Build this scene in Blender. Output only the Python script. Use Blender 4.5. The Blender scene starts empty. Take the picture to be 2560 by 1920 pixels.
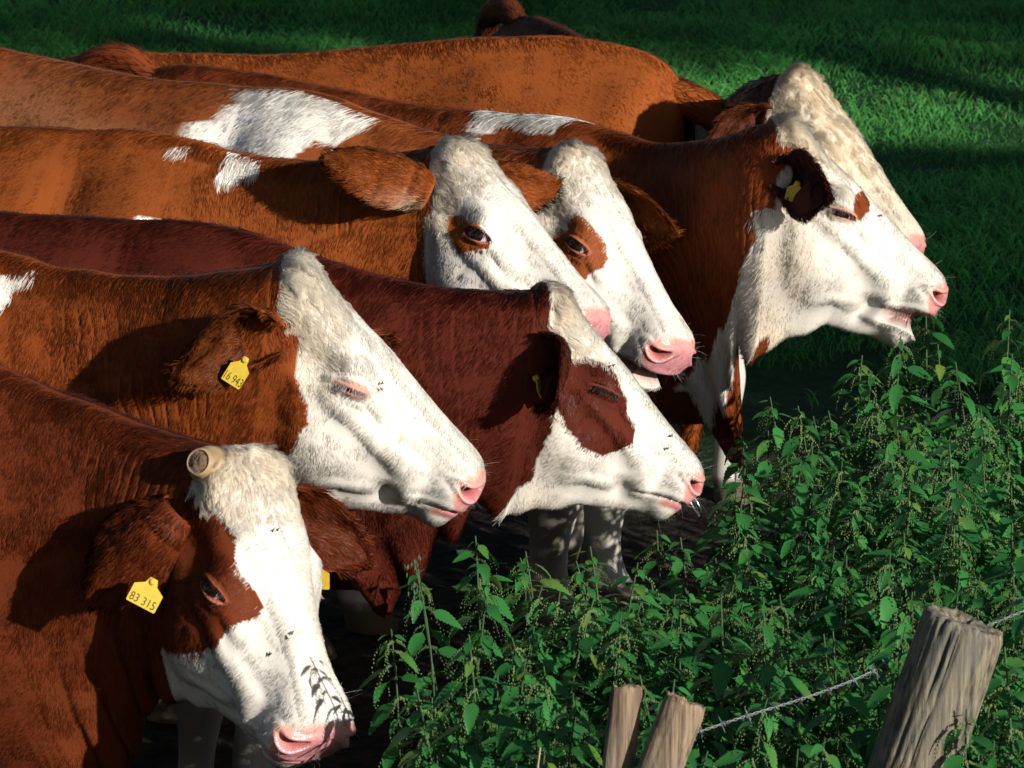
import bpy, math, random
import numpy as np
from mathutils import Vector, Matrix

R = math.radians
rng = np.random.default_rng(7)
random.seed(7)
sc = bpy.context.scene
col = sc.collection

# ==== SECTION camera and light
CAM_Z, PITCH, LENS = 3.3, 15.0, 144.53
cam_d = bpy.data.cameras.new("camera")
cam = bpy.data.objects.new("camera", cam_d)
col.objects.link(cam)
cam.location = (0, 0, CAM_Z)
cam.rotation_euler = (R(90 - PITCH), 0, 0)
cam_d.sensor_width = 36
cam_d.lens = LENS
cam_d.clip_start = 0.1
cam_d.clip_end = 2000
cam_d.dof.use_dof = True
cam_d.dof.focus_distance = 8.7
cam_d.dof.aperture_fstop = 16
sc.camera = cam

SUN_EL, SUN_AZ = 19.0, 47.0          # azimuth measured from +X towards the camera side (-Y)
sun_dir = Vector((math.cos(R(SUN_EL)) * math.cos(R(SUN_AZ)), -math.cos(R(SUN_EL)) * math.sin(R(SUN_AZ)), math.sin(R(SUN_EL))))
world = bpy.data.worlds.new("World")
sc.world = world
world.use_nodes = True
wn = world.node_tree
wn.nodes.clear()
sky = wn.nodes.new("ShaderNodeTexSky")
sky.sky_type = 'NISHITA'
sky.sun_disc = False
sky.sun_elevation = R(SUN_EL)
sky.sun_rotation = R(90 + SUN_AZ)
bg = wn.nodes.new("ShaderNodeBackground")
bg.inputs[1].default_value = 0.05
wo = wn.nodes.new("ShaderNodeOutputWorld")
wn.links.new(sky.outputs[0], bg.inputs[0])
wn.links.new(bg.outputs[0], wo.inputs[0])
sun_d = bpy.data.lights.new("sun", 'SUN')
sun_d.energy = 5.0
sun_d.angle = R(0.53)
sun_d.color = (1.0, 0.94, 0.85)
sun = bpy.data.objects.new("sun", sun_d)
col.objects.link(sun)
sun.location = sun_dir * 30
sun.rotation_euler = sun_dir.to_track_quat('Z', 'Y').to_euler()
sc.view_settings.view_transform = 'Standard'
sc.view_settings.look = 'None'
sc.view_settings.exposure = 0.40
sc.view_settings.gamma = 1.0
sc.view_settings.use_curve_mapping = False
sc.render.engine = 'CYCLES'
sc.cycles.use_denoising = True
sc.cycles.max_bounces = 6
sc.cycles.transparent_max_bounces = 8
sc.cycles_curves.shape = 'RIBBONS'

# ==== SECTION helpers
def tag(o, label=None, cat=None, group=None, kind=None):
    if label: o['label'] = label
    if cat: o['category'] = cat
    if group: o['group'] = group
    if kind: o['kind'] = kind
    return o

def link(name, data, parent=None):
    o = bpy.data.objects.new(name, data)
    col.objects.link(o)
    if parent is not None: o.parent = parent
    return o

def mesh_np(name, V, Q, mats=(), smooth=True, colors=None, mat_idx=None):
    """V (n,3); Q (m,k) faces all of k corners"""
    me = bpy.data.meshes.new(name)
    V = np.asarray(V, np.float32); Q = np.asarray(Q, np.int32)
    k = Q.shape[1]
    me.vertices.add(len(V)); me.vertices.foreach_set("co", V.ravel())
    me.loops.add(Q.size); me.loops.foreach_set("vertex_index", Q.ravel())
    me.polygons.add(len(Q))
    me.polygons.foreach_set("loop_start", np.arange(0, Q.size, k, dtype=np.int32))
    me.polygons.foreach_set("loop_total", np.full(len(Q), k, np.int32))
    me.polygons.foreach_set("use_smooth", np.full(len(Q), smooth, bool))
    if mat_idx is not None: me.polygons.foreach_set("material_index", np.asarray(mat_idx, np.int32))
    for m in mats: me.materials.append(m)
    if colors is not None:
        for nm, c in colors.items():
            a = me.attributes.new(nm, 'FLOAT_COLOR', 'POINT')
            c4 = np.ones((len(V), 4), np.float32); c4[:, :3] = c
            a.data.foreach_set("color", c4.ravel())
    me.update(calc_edges=True)
    return me

def unit(v):
    return v / np.maximum(np.linalg.norm(v, axis=-1, keepdims=True), 1e-9)

def sstep(a, b, x):
    t = np.clip((x - a) / (b - a), 0, 1)
    return t * t * (3 - 2 * t)

def hash3(i, j, k, seed=0):
    n = (i.astype(np.int64) * 73856093) ^ (j.astype(np.int64) * 19349663) ^ (k.astype(np.int64) * 83492791) ^ (seed * 2654435761)
    n = (n ^ (n >> 13)) * 1274126177 & 0x7fffffff
    n = (n ^ (n >> 16)) * 1103515245 & 0x7fffffff
    return ((n >> 8) & 0xffff) / 65535.0

def vnoise(P, scale, seed=0):
    """3D value noise in -1..1"""
    q = np.asarray(P, float) * scale + 1000.0
    i = np.floor(q).astype(np.int64); f = q - i; f = f * f * (3 - 2 * f)
    out = 0
    for dx in (0, 1):
        wx = f[..., 0] if dx else 1 - f[..., 0]
        for dy in (0, 1):
            wy = f[..., 1] if dy else 1 - f[..., 1]
            for dz in (0, 1):
                wz = f[..., 2] if dz else 1 - f[..., 2]
                out = out + wx * wy * wz * hash3(i[..., 0] + dx, i[..., 1] + dy, i[..., 2] + dz, seed)
    return out * 2 - 1

def catmull(K, x):
    """K (n,...) knots, x in [0,n-1]"""
    n = len(K)
    i = np.clip(np.floor(x).astype(int), 0, n - 2); t = x - i
    p0 = K[np.maximum(i - 1, 0)]; p1 = K[i]; p2 = K[i + 1]; p3 = K[np.minimum(i + 2, n - 1)]
    t = t.reshape(t.shape + (1,) * (K.ndim - 1))
    return 0.5 * (2 * p1 + (p2 - p0) * t + (2 * p0 - 5 * p1 + 4 * p2 - p3) * t ** 2 + (3 * p1 - p0 - 3 * p2 + p3) * t ** 3)

def in_poly(u, v, poly):
    p = np.asarray(poly, float); inside = np.zeros(u.shape, bool)
    j = len(p) - 1
    for i in range(len(p)):
        (x1, y1), (x2, y2) = p[i], p[j]
        c = ((y1 > v) != (y2 > v))
        with np.errstate(divide='ignore', invalid='ignore'):
            inside ^= c & (u < (x2 - x1) * (v - y1) / (y2 - y1 + 1e-12) + x1)
        j = i
    return inside

def euler3(yaw, pitch, roll):
    y, p, r = R(yaw), R(pitch), R(roll)
    Rz = np.array([[math.cos(y), -math.sin(y), 0], [math.sin(y), math.cos(y), 0], [0, 0, 1]])
    Ry = np.array([[math.cos(p), 0, math.sin(p)], [0, 1, 0], [-math.sin(p), 0, math.cos(p)]])
    Rx = np.array([[1, 0, 0], [0, math.cos(r), -math.sin(r)], [0, math.sin(r), math.cos(r)]])
    return Rz @ Ry @ Rx

CAMP = np.array([0, 0, CAM_Z])
_f = np.array([0, math.cos(R(PITCH)), -math.sin(R(PITCH))]); _u = np.array([0, math.sin(R(PITCH)), math.cos(R(PITCH))])
def near_frame(P, margin=0.35):
    """which points a viewer standing about here could see in a picture this wide (used only to spare hair that no one sees)"""
    v = P - CAMP; z = v @ _f
    x = v[..., 0] / z * LENS / 18.0; y = (v @ _u) / z * LENS / 13.5
    return (np.abs(x) < 1 + margin) & (np.abs(y) < 1 + margin)

# ==== SECTION materials
def new_mat(name):
    m = bpy.data.materials.new(name); m.use_nodes = True
    n = m.node_tree.nodes; n.clear()
    out = n.new("ShaderNodeOutputMaterial")
    return m, n, m.node_tree.links, out

def mat_skin():
    m, n, l, out = new_mat("hide")
    a = n.new("ShaderNodeAttribute"); a.attribute_name = "coat"
    g = n.new("ShaderNodeAttribute"); g.attribute_name = "wet"
    tc = n.new("ShaderNodeTexCoord")
    nz = n.new("ShaderNodeTexNoise"); nz.inputs["Scale"].default_value = 240; nz.inputs["Detail"].default_value = 4
    vo = n.new("ShaderNodeTexVoronoi"); vo.inputs["Scale"].default_value = 260
    l.new(tc.outputs["Object"], nz.inputs["Vector"]); l.new(tc.outputs["Object"], vo.inputs["Vector"])
    mx = n.new("ShaderNodeMix"); mx.data_type = 'FLOAT'
    l.new(g.outputs["Fac"], mx.inputs[0]); l.new(nz.outputs["Fac"], mx.inputs[2]); l.new(vo.outputs["Distance"], mx.inputs[3])
    bp = n.new("ShaderNodeBump"); bp.inputs["Strength"].default_value = 0.40; bp.inputs["Distance"].default_value = 0.0016
    l.new(mx.outputs[0], bp.inputs["Height"])
    rr = n.new("ShaderNodeMapRange"); rr.inputs[3].default_value = 0.8; rr.inputs[4].default_value = 0.27
    l.new(g.outputs["Fac"], rr.inputs[0])
    sp = n.new("ShaderNodeMapRange"); sp.inputs[3].default_value = 0.12; sp.inputs[4].default_value = 0.55
    l.new(g.outputs["Fac"], sp.inputs[0])
    b = n.new("ShaderNodeBsdfPrincipled")
    l.new(a.outputs["Color"], b.inputs["Base Color"]); l.new(rr.outputs[0], b.inputs["Roughness"])
    l.new(sp.outputs[0], b.inputs["Specular IOR Level"]); l.new(bp.outputs[0], b.inputs["Normal"])
    l.new(b.outputs[0], out.inputs[0])
    return m

def mat_fur():
    m, n, l, out = new_mat("fur")
    a = n.new("ShaderNodeAttribute"); a.attribute_name = "hair_color"
    nn = n.new("ShaderNodeAttribute"); nn.attribute_name = "hide_normal"
    vt = n.new("ShaderNodeVectorTransform"); vt.vector_type = 'NORMAL'; vt.convert_from = 'OBJECT'; vt.convert_to = 'WORLD'
    l.new(nn.outputs["Vector"], vt.inputs[0])
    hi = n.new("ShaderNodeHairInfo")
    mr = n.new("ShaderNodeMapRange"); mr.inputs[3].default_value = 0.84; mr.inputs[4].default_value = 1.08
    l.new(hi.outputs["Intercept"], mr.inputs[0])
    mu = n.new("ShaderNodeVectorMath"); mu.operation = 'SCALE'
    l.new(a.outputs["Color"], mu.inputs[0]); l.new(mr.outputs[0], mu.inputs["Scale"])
    b = n.new("ShaderNodeBsdfPrincipled")
    l.new(mu.outputs[0], b.inputs["Base Color"]); l.new(vt.outputs[0], b.inputs["Normal"])
    b.inputs["Roughness"].default_value = 0.42
    b.inputs["Specular IOR Level"].default_value = 0.13
    tl = n.new("ShaderNodeBsdfTranslucent"); l.new(mu.outputs[0], tl.inputs[0]); ms = n.new("ShaderNodeMixShader"); ms.inputs[0].default_value = 0.22
    l.new(b.outputs[0], ms.inputs[1]); l.new(tl.outputs[0], ms.inputs[2]); l.new(ms.outputs[0], out.inputs[0])
    return m

def mat_plain(name, color, rough=0.6, metal=0.0, spec=0.4, noise=0.0, scale=60, bump=0.0):
    m, n, l, out = new_mat(name)
    b = n.new("ShaderNodeBsdfPrincipled")
    b.inputs["Base Color"].default_value = (*color, 1); b.inputs["Roughness"].default_value = rough
    b.inputs["Metallic"].default_value = metal; b.inputs["Specular IOR Level"].default_value = spec
    if noise or bump:
        tc = n.new("ShaderNodeTexCoord"); nz = n.new("ShaderNodeTexNoise"); nz.inputs["Scale"].default_value = scale; nz.inputs["Detail"].default_value = 6
        l.new(tc.outputs["Object"], nz.inputs["Vector"])
        if noise:
            mr = n.new("ShaderNodeMapRange"); mr.inputs[1].default_value = 0.25; mr.inputs[2].default_value = 0.75
            mr.inputs[3].default_value = 1 - noise; mr.inputs[4].default_value = 1 + noise
            mu = n.new("ShaderNodeVectorMath"); mu.operation = 'SCALE'; mu.inputs[0].default_value = color
            l.new(nz.outputs["Fac"], mr.inputs[0]); l.new(mr.outputs[0], mu.inputs["Scale"]); l.new(mu.outputs[0], b.inputs["Base Color"])
        if bump:
            bp = n.new("ShaderNodeBump"); bp.inputs["Strength"].default_value = bump; bp.inputs["Distance"].default_value = 0.003
            l.new(nz.outputs["Fac"], bp.inputs["Height"]); l.new(bp.outputs[0], b.inputs["Normal"])
    l.new(b.outputs[0], out.inputs[0])
    return m

HIDE = mat_skin()
FUR = mat_fur()
EYE = mat_plain("eyeball", (0.012, 0.008, 0.007), rough=0.08, spec=0.6)
EYEWHITE = mat_plain("eye_white", (0.42, 0.37, 0.42), rough=0.15, spec=0.6)
TAGY = mat_plain("tag_plastic", (0.55, 0.39, 0.04), rough=0.4, noise=0.12, scale=90)
TAGINK = mat_plain("tag_ink", (0.05, 0.04, 0.008), rough=0.6)
STEEL = mat_plain("steel", (0.55, 0.57, 0.62), rough=0.22, metal=1.0)
HORN = mat_plain("horn", (0.34, 0.24, 0.13), rough=0.5, noise=0.25, scale=40, bump=0.2)
HORNCUT = mat_plain("horn_cut", (0.16, 0.10, 0.065), rough=0.85, noise=0.5, scale=140, bump=0.9)

# ==== SECTION cow model
PX = 0.00037
TK = np.array([0, .05, .13, .22, .31, .40, .50, .62, .75, .88, 1.0])
HEAD = [  # (T a,d) (B a,d) half widths at TK[1:-1]
 ((-45, -80), (600, -840), (150, 208, 232, 245, 250, 245, 225, 190, 120)),
 ((-25, -5), (740, -815), (182, 228, 242, 250, 256, 250, 235, 200, 125)),
 ((70, 30), (850, -785), (195, 236, 250, 258, 264, 260, 248, 208, 125)),
 ((200, 40), (945, -745), (188, 236, 262, 276, 274, 264, 248, 206, 120)),
 ((340, 46), (1020, -698), (165, 225, 272, 294, 284, 258, 238, 196, 115)),
 ((470, 48), (1085, -648), (148, 212, 275, 308, 294, 248, 224, 182, 105)),
 ((600, 46), (1135, -608), (126, 186, 250, 286, 274, 238, 213, 172, 98)),
 ((740, 40), (1180, -572), (108, 155, 203, 234, 238, 224, 203, 162, 92)),
 ((880, 30), (1225, -542), (97, 134, 167, 192, 205, 207, 194, 152, 86)),
 ((1020, 20), (1275, -510), (93, 126, 152, 170, 182, 190, 182, 140, 80)),
 ((1140, 14), (1325, -472), (99, 133, 156, 169, 175, 177, 169, 127, 77)),
 ((1240, 14), (1375, -442), (113, 153, 179, 192, 198, 198, 184, 146, 94)),
 ((1325, 11), (1425, -422), (123, 167, 196, 210, 214, 210, 186, 150, 104)),
 ((1390, -2), (1465, -396), (119, 164, 196, 211, 214, 206, 178, 144, 100)),
 ((1440, -33), (1490, -356), (98, 146, 180, 196, 198, 186, 154, 120, 82)),
 ((1472, -74), (1500, -302), (70, 112, 145, 162, 162, 148, 118, 86, 55)),
 ((1488, -118), (1502, -252), (38, 66, 90, 99, 96, 82, 62, 45, 28)),
 ((1494, -160), (1502, -205), (10, 20, 28, 31, 30, 25, 18, 13, 8)),
 ((1498, -181), (1500, -183), (.5, 1, 1.5, 1.6, 1.5, 1, .8, .6, .4)),
]
NU_HEAD = [5, 6, 8, 10, 11, 11, 11, 10, 9, 10, 10, 10, 9, 8, 6, 5, 4, 3]
BODY = [  # x, top z, bottom z, half width, fullness of the lower half
 (-1.62, 1.20, 1.10, .04, 1), (-1.60, 1.28, .98, .11, 1), (-1.53, 1.345, .86, .19, 1), (-1.38, 1.385, .74, .255, 1), (-1.15, 1.40, .67, .285, 1),
 (-.85, 1.39, .60, .315, 1), (-.5, 1.375, .57, .325, 1), (-.2, 1.385, .58, .29, .95), (0.0, 1.40, .60, .245, .9),
 (.12, 1.40, .61, .225, .85), (.24, 1.385, .64, .205, .8)]
BW = np.array([.17, .40, .62, .80, .93, 1.0, .97, .84, .52])
NV = 200

def rings(Tp, Bp, W):
    """Tp,Bp (n,3) points; W (n,9) half widths in m along local y -> (n,NV,3)"""
    n = len(Tp); K = len(TK)
    hw = np.concatenate([np.zeros((n, 1)), W, np.zeros((n, 1))], 1)
    t = np.broadcast_to(TK, (n, K))
    idx = list(range(K)) + list(range(K - 2, 0, -1))
    sg = np.array([-1] * K + [1] * (K - 2))
    ty = t[:, idx]; wy = hw[:, idx] * sg
    kn = np.stack([ty, wy], -1).transpose(1, 0, 2)           # periodic knots
    M = len(idx)
    kn2 = np.concatenate([kn[-2:], kn, kn[:3]], 0)
    x = np.arange(NV) / NV * M + 2
    c = catmull(kn2, x)                                      # NV,n,2
    tt = c[..., 0].T[..., None]; ww = c[..., 1].T
    P = Tp[:, None] * (1 - tt) + Bp[:, None] * tt
    P = P.copy(); P[..., 1] += ww
    return P

def grid_normals(P):
    du = np.gradient(P, axis=0)
    dv = np.roll(P, -1, 1) - np.roll(P, 1, 1)
    nrm = np.cross(dv, du)
    return unit(nrm), unit(du), unit(dv), np.linalg.norm(nrm, axis=-1) / 2

MOUTH = np.array([(1530, -240), (1490, -247), (1440, -262), (1370, -296), (1300, -345), (1235, -400), (1050, -540)], float)
def mouth_d(a):
    return np.interp(a, MOUTH[::-1, 0], MOUTH[::-1, 1])

def brush(P, N, c, r, amt, axes=None):
    """gaussian swelling centred at c (head px, both sides)"""
    Q = np.stack([P[..., 0] / PX, np.abs(P[..., 1]) / PX, P[..., 2] / PX], -1) - np.array(c, float)
    if axes is not None: Q = Q @ np.array(axes).T
    g = np.exp(-((Q / np.array(r, float)) ** 2).sum(-1))
    return P + N * (g * amt)[..., None]

EYE_C = np.array([632, 304, -178.])
EYE_S = 92.0
def eye_axes():
    e1 = np.array([.90, -.10, .42]); e1 /= np.linalg.norm(e1)
    n = np.array([.17, .93, .27]); n -= e1 * (n @ e1); n /= np.linalg.norm(n)
    e2 = np.cross(e1, n)
    if e2[2] < 0: e2 = -e2
    return e1, e2, n

def build_head(cfg):
    T = np.array([h[0] for h in HEAD], float); B = np.array([h[1] for h in HEAD], float); W = np.array([h[2] for h in HEAD], float)
    B[1:10, 1] -= np.array([20, 30, 36, 38, 36, 32, 26, 18, 10]); W[2:10, 5:8] *= 1.09
    xs = []
    for i, k in enumerate(NU_HEAD): xs += [i + j / k for j in range(k)]
    xs = np.array(xs + [len(HEAD) - 1.0])
    Tf, Bf, Wf = catmull(T, xs), catmull(B, xs), catmull(W, xs)
    bw = cfg.get('broad', 1.0)
    z = np.zeros(len(xs))
    P = rings(np.stack([Tf[:, 0], z, Tf[:, 1]], 1) * PX, np.stack([Bf[:, 0], z, Bf[:, 1]], 1) * PX, Wf * PX * (1 + (bw - 1) * sstep(1350, 700, Tf[:, :1]) + (cfg.get('broad_m', 1.03) - 1) * sstep(700, 1350, Tf[:, :1])))
    N, _, _, _ = grid_normals(P)
    side = N * np.array([.4, 1, .4])
    side = unit(side + 1e-6)
    # bone and muscle
    P = brush(P, N, (575, 270, -80), (100, 100, 62), .017)      # brow
    P = brush(P, N, (620, 300, -292), (120, 120, 50), .009)   # below the eye
    P = brush(P, N, (420, 275, -215), (110, 120, 95), -.013)  # temple hollow
    P = brush(P, N, (800, 240, -520), (190, 140, 170), .017)  # masseter
    P = brush(P, N, (850, 215, -290), (190, 90, 42), .012)
    P = brush(P, N, (800, 200, -205), (130, 120, 26), -.006, [[.93, 0, -.37], [0, 1, 0], [.37, 0, .93]])
    P = brush(P, N, (1000, 200, -560), (200, 140, 32), .006, [[.86, 0, .5], [0, 1, 0], [-.5, 0, .86]])
    P = brush(P, N, (700, 260, -400), (40, 120, 90), -.005)  # facial crest
    P = brush(P, N, (1030, 180, -400), (100, 120, 95), -.013)
    P = brush(P, N, (900, 150, -110), (170, 110, 80), -.009)  # hollow above the crest
    P = brush(P, N, (1120, 150, -260), (120, 100, 60), .004)
    P = brush(P, N, (1235, 165, -350), (62, 120, 60), .011)   # lip corner pad
    P = brush(P, N, (1360, 200, -215), (80, 110, 60), .006)   # upper lip
    P = brush(P, N, (1165, 120, -470), (55, 130, 60), -.016)  # behind the chin
    P = brush(P, N, (1430, 60, -372), (60, 110, 50), .007)    # chin
    P = brush(P, N, (400, 40, 40), (150, 60, 60), -.007)      # forehead dip
    P = brush(P, N, (60, 120, 20), (110, 130, 60), .010)      # poll bumps
    P = brush(P, N, (430, 190, 10), (110, 80, 60), .004)
    N, _, _, _ = grid_normals(P)
    A = P / PX; a, d, ya = A[..., 0], A[..., 2], np.abs(A[..., 1])
    P = P + N * ((.0008 * vnoise(P, 24, 301) + .0004 * vnoise(P, 60, 302)) * sstep(1330, 1150, a))[..., None]
    # mouth groove and lips
    md = mouth_d(a); g = d - md
    along = sstep(1195, 1270, a)
    groove = np.exp(-(g / 11) ** 2) * along
    lipu = np.exp(-((g - 28) / 24) ** 2) * along
    lipl = np.exp(-((g + 30) / 22) ** 2) * along
    P = P + N * (-.008 * groove + .0035 * lipu + .001 * lipl)[..., None]
    ma = cfg.get('mouth', 0.0)
    inner = groove * .8
    if ma > 0:
        wj = sstep(4, -22, g) * sstep(980, 1260, a)
        c, s = np.cos(R(ma) * wj), np.sin(R(ma) * wj)
        h = np.array([700, -400]) * PX
        x, zz = P[..., 0] - h[0], P[..., 2] - h[1]
        P = P.copy()
        P[..., 0] = h[0] + x * c + zz * s
        P[..., 2] = h[1] - x * s + zz * c
        gap = np.exp(-((g + 9) / 9) ** 2) * sstep(1230, 1330, a)
        P[..., 1] *= 1 - .45 * gap
        P[..., 0] -= .035 * gap * sstep(1380, 1480, a)
        inner = np.maximum(inner, gap)
    # nostril
    Nn, _, _, _ = grid_normals(P)
    Q = np.stack([a, ya, d], -1) - np.array([1428, 178, -116.])
    e1 = unit(np.array([.80, -.42, .38])); e2 = unit(np.cross(e1, np.array([.62, .78, 0.]))); e2 = e2 if e2[2] > 0 else -e2
    q1, q2 = Q @ e1 / 66, Q @ e2 / 26
    q2 = q2 - .5 * np.clip(q1, -1.3, 1.3) ** 2 + .25
    rr = np.sqrt(q1 ** 2 + q2 ** 2)
    near_n = (np.abs(Q @ unit(np.array([.62, .78, .1]))) < 130)
    hole = sstep(1.15, .45, rr) * near_n
    rim = np.exp(-((rr - 1.45) / .42) ** 2) * near_n
    inw = np.stack([-.55 * np.ones_like(a), -.83 * np.sign(A[..., 1]), -.05 * np.ones_like(a)], -1)
    P = P + inw * (.030 * hole)[..., None] + Nn * (.0045 * rim)[..., None]
    # eye
    e1, e2, n = eye_axes()
    Q = np.stack([a, ya, d], -1) - EYE_C
    q1, q2, q3 = Q @ e1 / EYE_S, Q @ e2 / EYE_S, Q @ n / EYE_S
    front = (np.abs(q3) < 1.3)
    lid = cfg.get('lid', 1.0)
    u = np.clip(q1, -1, 1)
    top = .40 * lid * np.sqrt(np.clip(1 - u ** 2, 0, 1)) ** 1.2 - .10 * (1 - lid) + .0 * u
    bot = -.30 * np.sqrt(np.clip(1 - u ** 2, 0, 1)) ** 1.1 - .02
    bot = np.where(lid < .3, np.minimum(top - .05, bot * .75), bot)
    mid = (top + bot) / 2; half = np.maximum((top - bot) / 2, .02)
    fx = np.abs(q2 - mid) / half
    inside = (np.abs(q1) < 1.02) & front
    op = sstep(1.12, .78, fx) * sstep(1.06, .88, np.abs(q1)) * front
    lidbulge = np.exp(-((q1 / .95) ** 2 + ((q2 - .02) / .62) ** 2)) * front
    ridge_t = np.exp(-((q2 - top - .10) / .09) ** 2) * sstep(1.25, .8, np.abs(q1)) * front
    ridge_b = np.exp(-((q2 - bot + .09) / .08) ** 2) * sstep(1.25, .8, np.abs(q1)) * front
    crease = np.exp(-((q2 - top * 1.1 - .30) / .05) ** 2) * sstep(1.15, .6, np.abs(q1)) * front
    crease2 = np.exp(-((q2 - bot * 1.0 + .34 + .1 * u ** 2) / .05) ** 2) * sstep(1.1, .6, np.abs(q1)) * front
    depth = .017 * lid + .006 * (1 - lid)
    nv = np.stack([np.full_like(a, n[0]), n[1] * np.sign(A[..., 1]), np.full_like(a, n[2])], -1)
    amt = .0105 * lidbulge + .0035 * ridge_t + .0028 * ridge_b - .0030 * crease - .0022 * crease2
    if lid < .3:
        for kk in range(4):
            rad = .42 + .15 * kk
            amt = amt - .0016 * np.exp(-((np.sqrt((q1 * .62) ** 2 + (q2 + .05) ** 2) - rad) / .035) ** 2) * front * sstep(-.1, .2, q2 + .3 * q1)
    P = P + nv * (amt - depth * op)[..., None]
    masks = dict(hole=hole, rim=rim, inner=inner, eyeop=op, lidrim=np.maximum(sstep(.62, .30, np.sqrt((q1 * .72) ** 2 + (q2 - .05) ** 2)) * front, 0), q1=q1, q2=q2, eyef=front)
    sx = xs / (len(HEAD) - 1)
    return P, sx, masks

def pink_mask(a, d):
    th = 1348 + np.where(d > -130, .0028, .0075) * (d + 130) ** 2
    return sstep(-18, 30, a - th)

def build_cow_grid(cfg):
    """returns world grid P (nu,NV,3), station coordinate U, head-local copy for head rings"""
    s = cfg['s']
    Ph, sx, masks = build_head(cfg)
    Rm = euler3(*cfg['rot'])
    hw = (Ph * s) @ Rm.T + np.array(cfg['t'])
    # body
    b = np.array(BODY)
    nb = 70
    xb = np.linspace(0, len(b) - 1, nb)
    bf = catmull(b, xb)
    lower = np.ones((nb, 9)); lower[:, 5:] *= bf[:, 4:5]
    z0 = np.zeros(nb)
    Pb = rings(np.stack([bf[:, 0] - .10 * sstep(-.2, .24, bf[:, 0]), z0, bf[:, 1]], 1), np.stack([bf[:, 0] + cfg.get('brisket', .15) * sstep(-.35, .24, bf[:, 0]), z0, bf[:, 2]], 1), bf[:, 3:4] * BW * lower)
    Nb, _, _, _ = grid_normals(Pb)
    x, y, z = Pb[..., 0], np.abs(Pb[..., 1]), Pb[..., 2]
    def bb(c, r, amt):
        g = np.exp(-(((x - c[0]) / r[0]) ** 2 + ((y - c[1]) / r[1]) ** 2 + ((z - c[2]) / r[2]) ** 2))
        return Nb * (g * amt)[..., None]
    Pb = Pb + bb((.06, .2, 1.12), (.10, .15, .22), .03) + bb((-.14, .2, 1.2), (.06, .2, .2), -.022) + bb((-1.12, .22, 1.33), (.09, .1, .07), .045) \
        + bb((-.85, .2, 1.2), (.18, .2, .1), -.035) + bb((-1.5, .12, 1.22), (.08, .1, .08), .03) + bb((-1.3, .2, 1.15), (.16, .2, .15), .015) + bb((-.95, .1, 1.385), (.25, .06, .05), -.012)
    Pb = Pb + Nb * (.006 * vnoise(Pb, 7, 3) + .004 * np.sin(x * 60) * sstep(-.8, -.65, x) * sstep(-.15, -.3, x) * np.exp(-((z - .95) / .2) ** 2))[..., None]
    wx, wy, wz = cfg['withers']; hd = cfg['heading']
    Rb = euler3(hd, cfg.get('bpitch', 0), 0)
    bs = cfg.get('bs', 1.0)
    bwid = np.array([1, cfg.get('bwid', 1.0), 1])
    bw = ((Pb * bwid - np.array([0, 0, 1.40])) * bs) @ Rb.T + np.array([wx, wy, wz])
    # neck: one curve per ring position from shoulder to head
    nn = cfg.get('nn', 110)
    t = np.linspace(0, 1, nn + 2)[1:-1][:, None, None]
    p0, p1 = bw[-1], hw[0]
    L = np.linalg.norm(p1.mean(0) - p0.mean(0))
    m0 = unit((bw[-1] - bw[-6]).mean(0)) * L * cfg.get('m0', .9)
    axis = unit(p1.mean(0) - p0.mean(0))
    m1 = unit(unit(Rm @ np.array([.62, 0, .70])) + axis * cfg.get('axw', .8)) * L * cfg.get('m1', .9)
    h00 = 2 * t ** 3 - 3 * t ** 2 + 1; h10 = t ** 3 - 2 * t ** 2 + t; h01 = -2 * t ** 3 + 3 * t ** 2; h11 = t ** 3 - t ** 2
    Pn = h00 * p0 + h10 * m0 + h01 * p1 + h11 * m1
    # crest and throat shaping
    cen = Pn.mean(1, keepdims=True)
    slim = 1 - cfg.get('slim', .10) * np.sin(np.pi * t)
    Pn = cen + (Pn - cen) * slim
    P = np.concatenate([bw, Pn, hw], 0)
    U = np.concatenate([np.linspace(0, 1, nb), 1 + np.linspace(0, 1, nn + 2)[1:-1], 2 + sx])
    # dewlap
    Vd = np.minimum(np.arange(NV) / NV, 1 - np.arange(NV) / NV) * 2
    dl = (sstep(.93, 1.25, U) * sstep(2.28, 1.95, U))[:, None] * sstep(.58, 1.0, Vd)[None] ** 1.4
    P = P.copy(); P[..., 2] -= cfg.get('dewlap', .05) * dl * (1 + .25 * np.sin(U * 23)[:, None])
    P[..., 2] -= cfg.get('deep', 0) * (sstep(1.15, .95, U)[:, None] * sstep(.4, 1.0, Vd)[None])
    # neck creases running down the side
    N, _, _, _ = grid_normals(P)
    V = np.arange(NV) / NV
    Ug, Vg = np.meshgrid(U, V, indexing='ij')
    vs = np.minimum(Vg, 1 - Vg) * 2
    ph = Ug * cfg.get('nfold', 20) * 2 * np.pi + 5.0 * vnoise(P, 5, 11) + 1.8 * vnoise(P, 15, 12)
    fold = np.clip(-np.cos(ph), 0, 1) ** 8 * np.clip(.3 + .8 * vnoise(P, 7, 5), 0, 1)
    reg = sstep(1.05, 1.3, Ug) * sstep(2.04, 1.93, Ug) * sstep(.10, .22, vs) * sstep(.85, .6, vs)
    P = P - N * (cfg.get('fold', .0045) * fold * reg)[..., None]
    P = P + N * (.004 * vnoise(P, 14, 8) * sstep(.9, 1.1, Ug) * sstep(2.05, 1.95, Ug))[..., None]
    return P, U, Ph, masks, Rm

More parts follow.
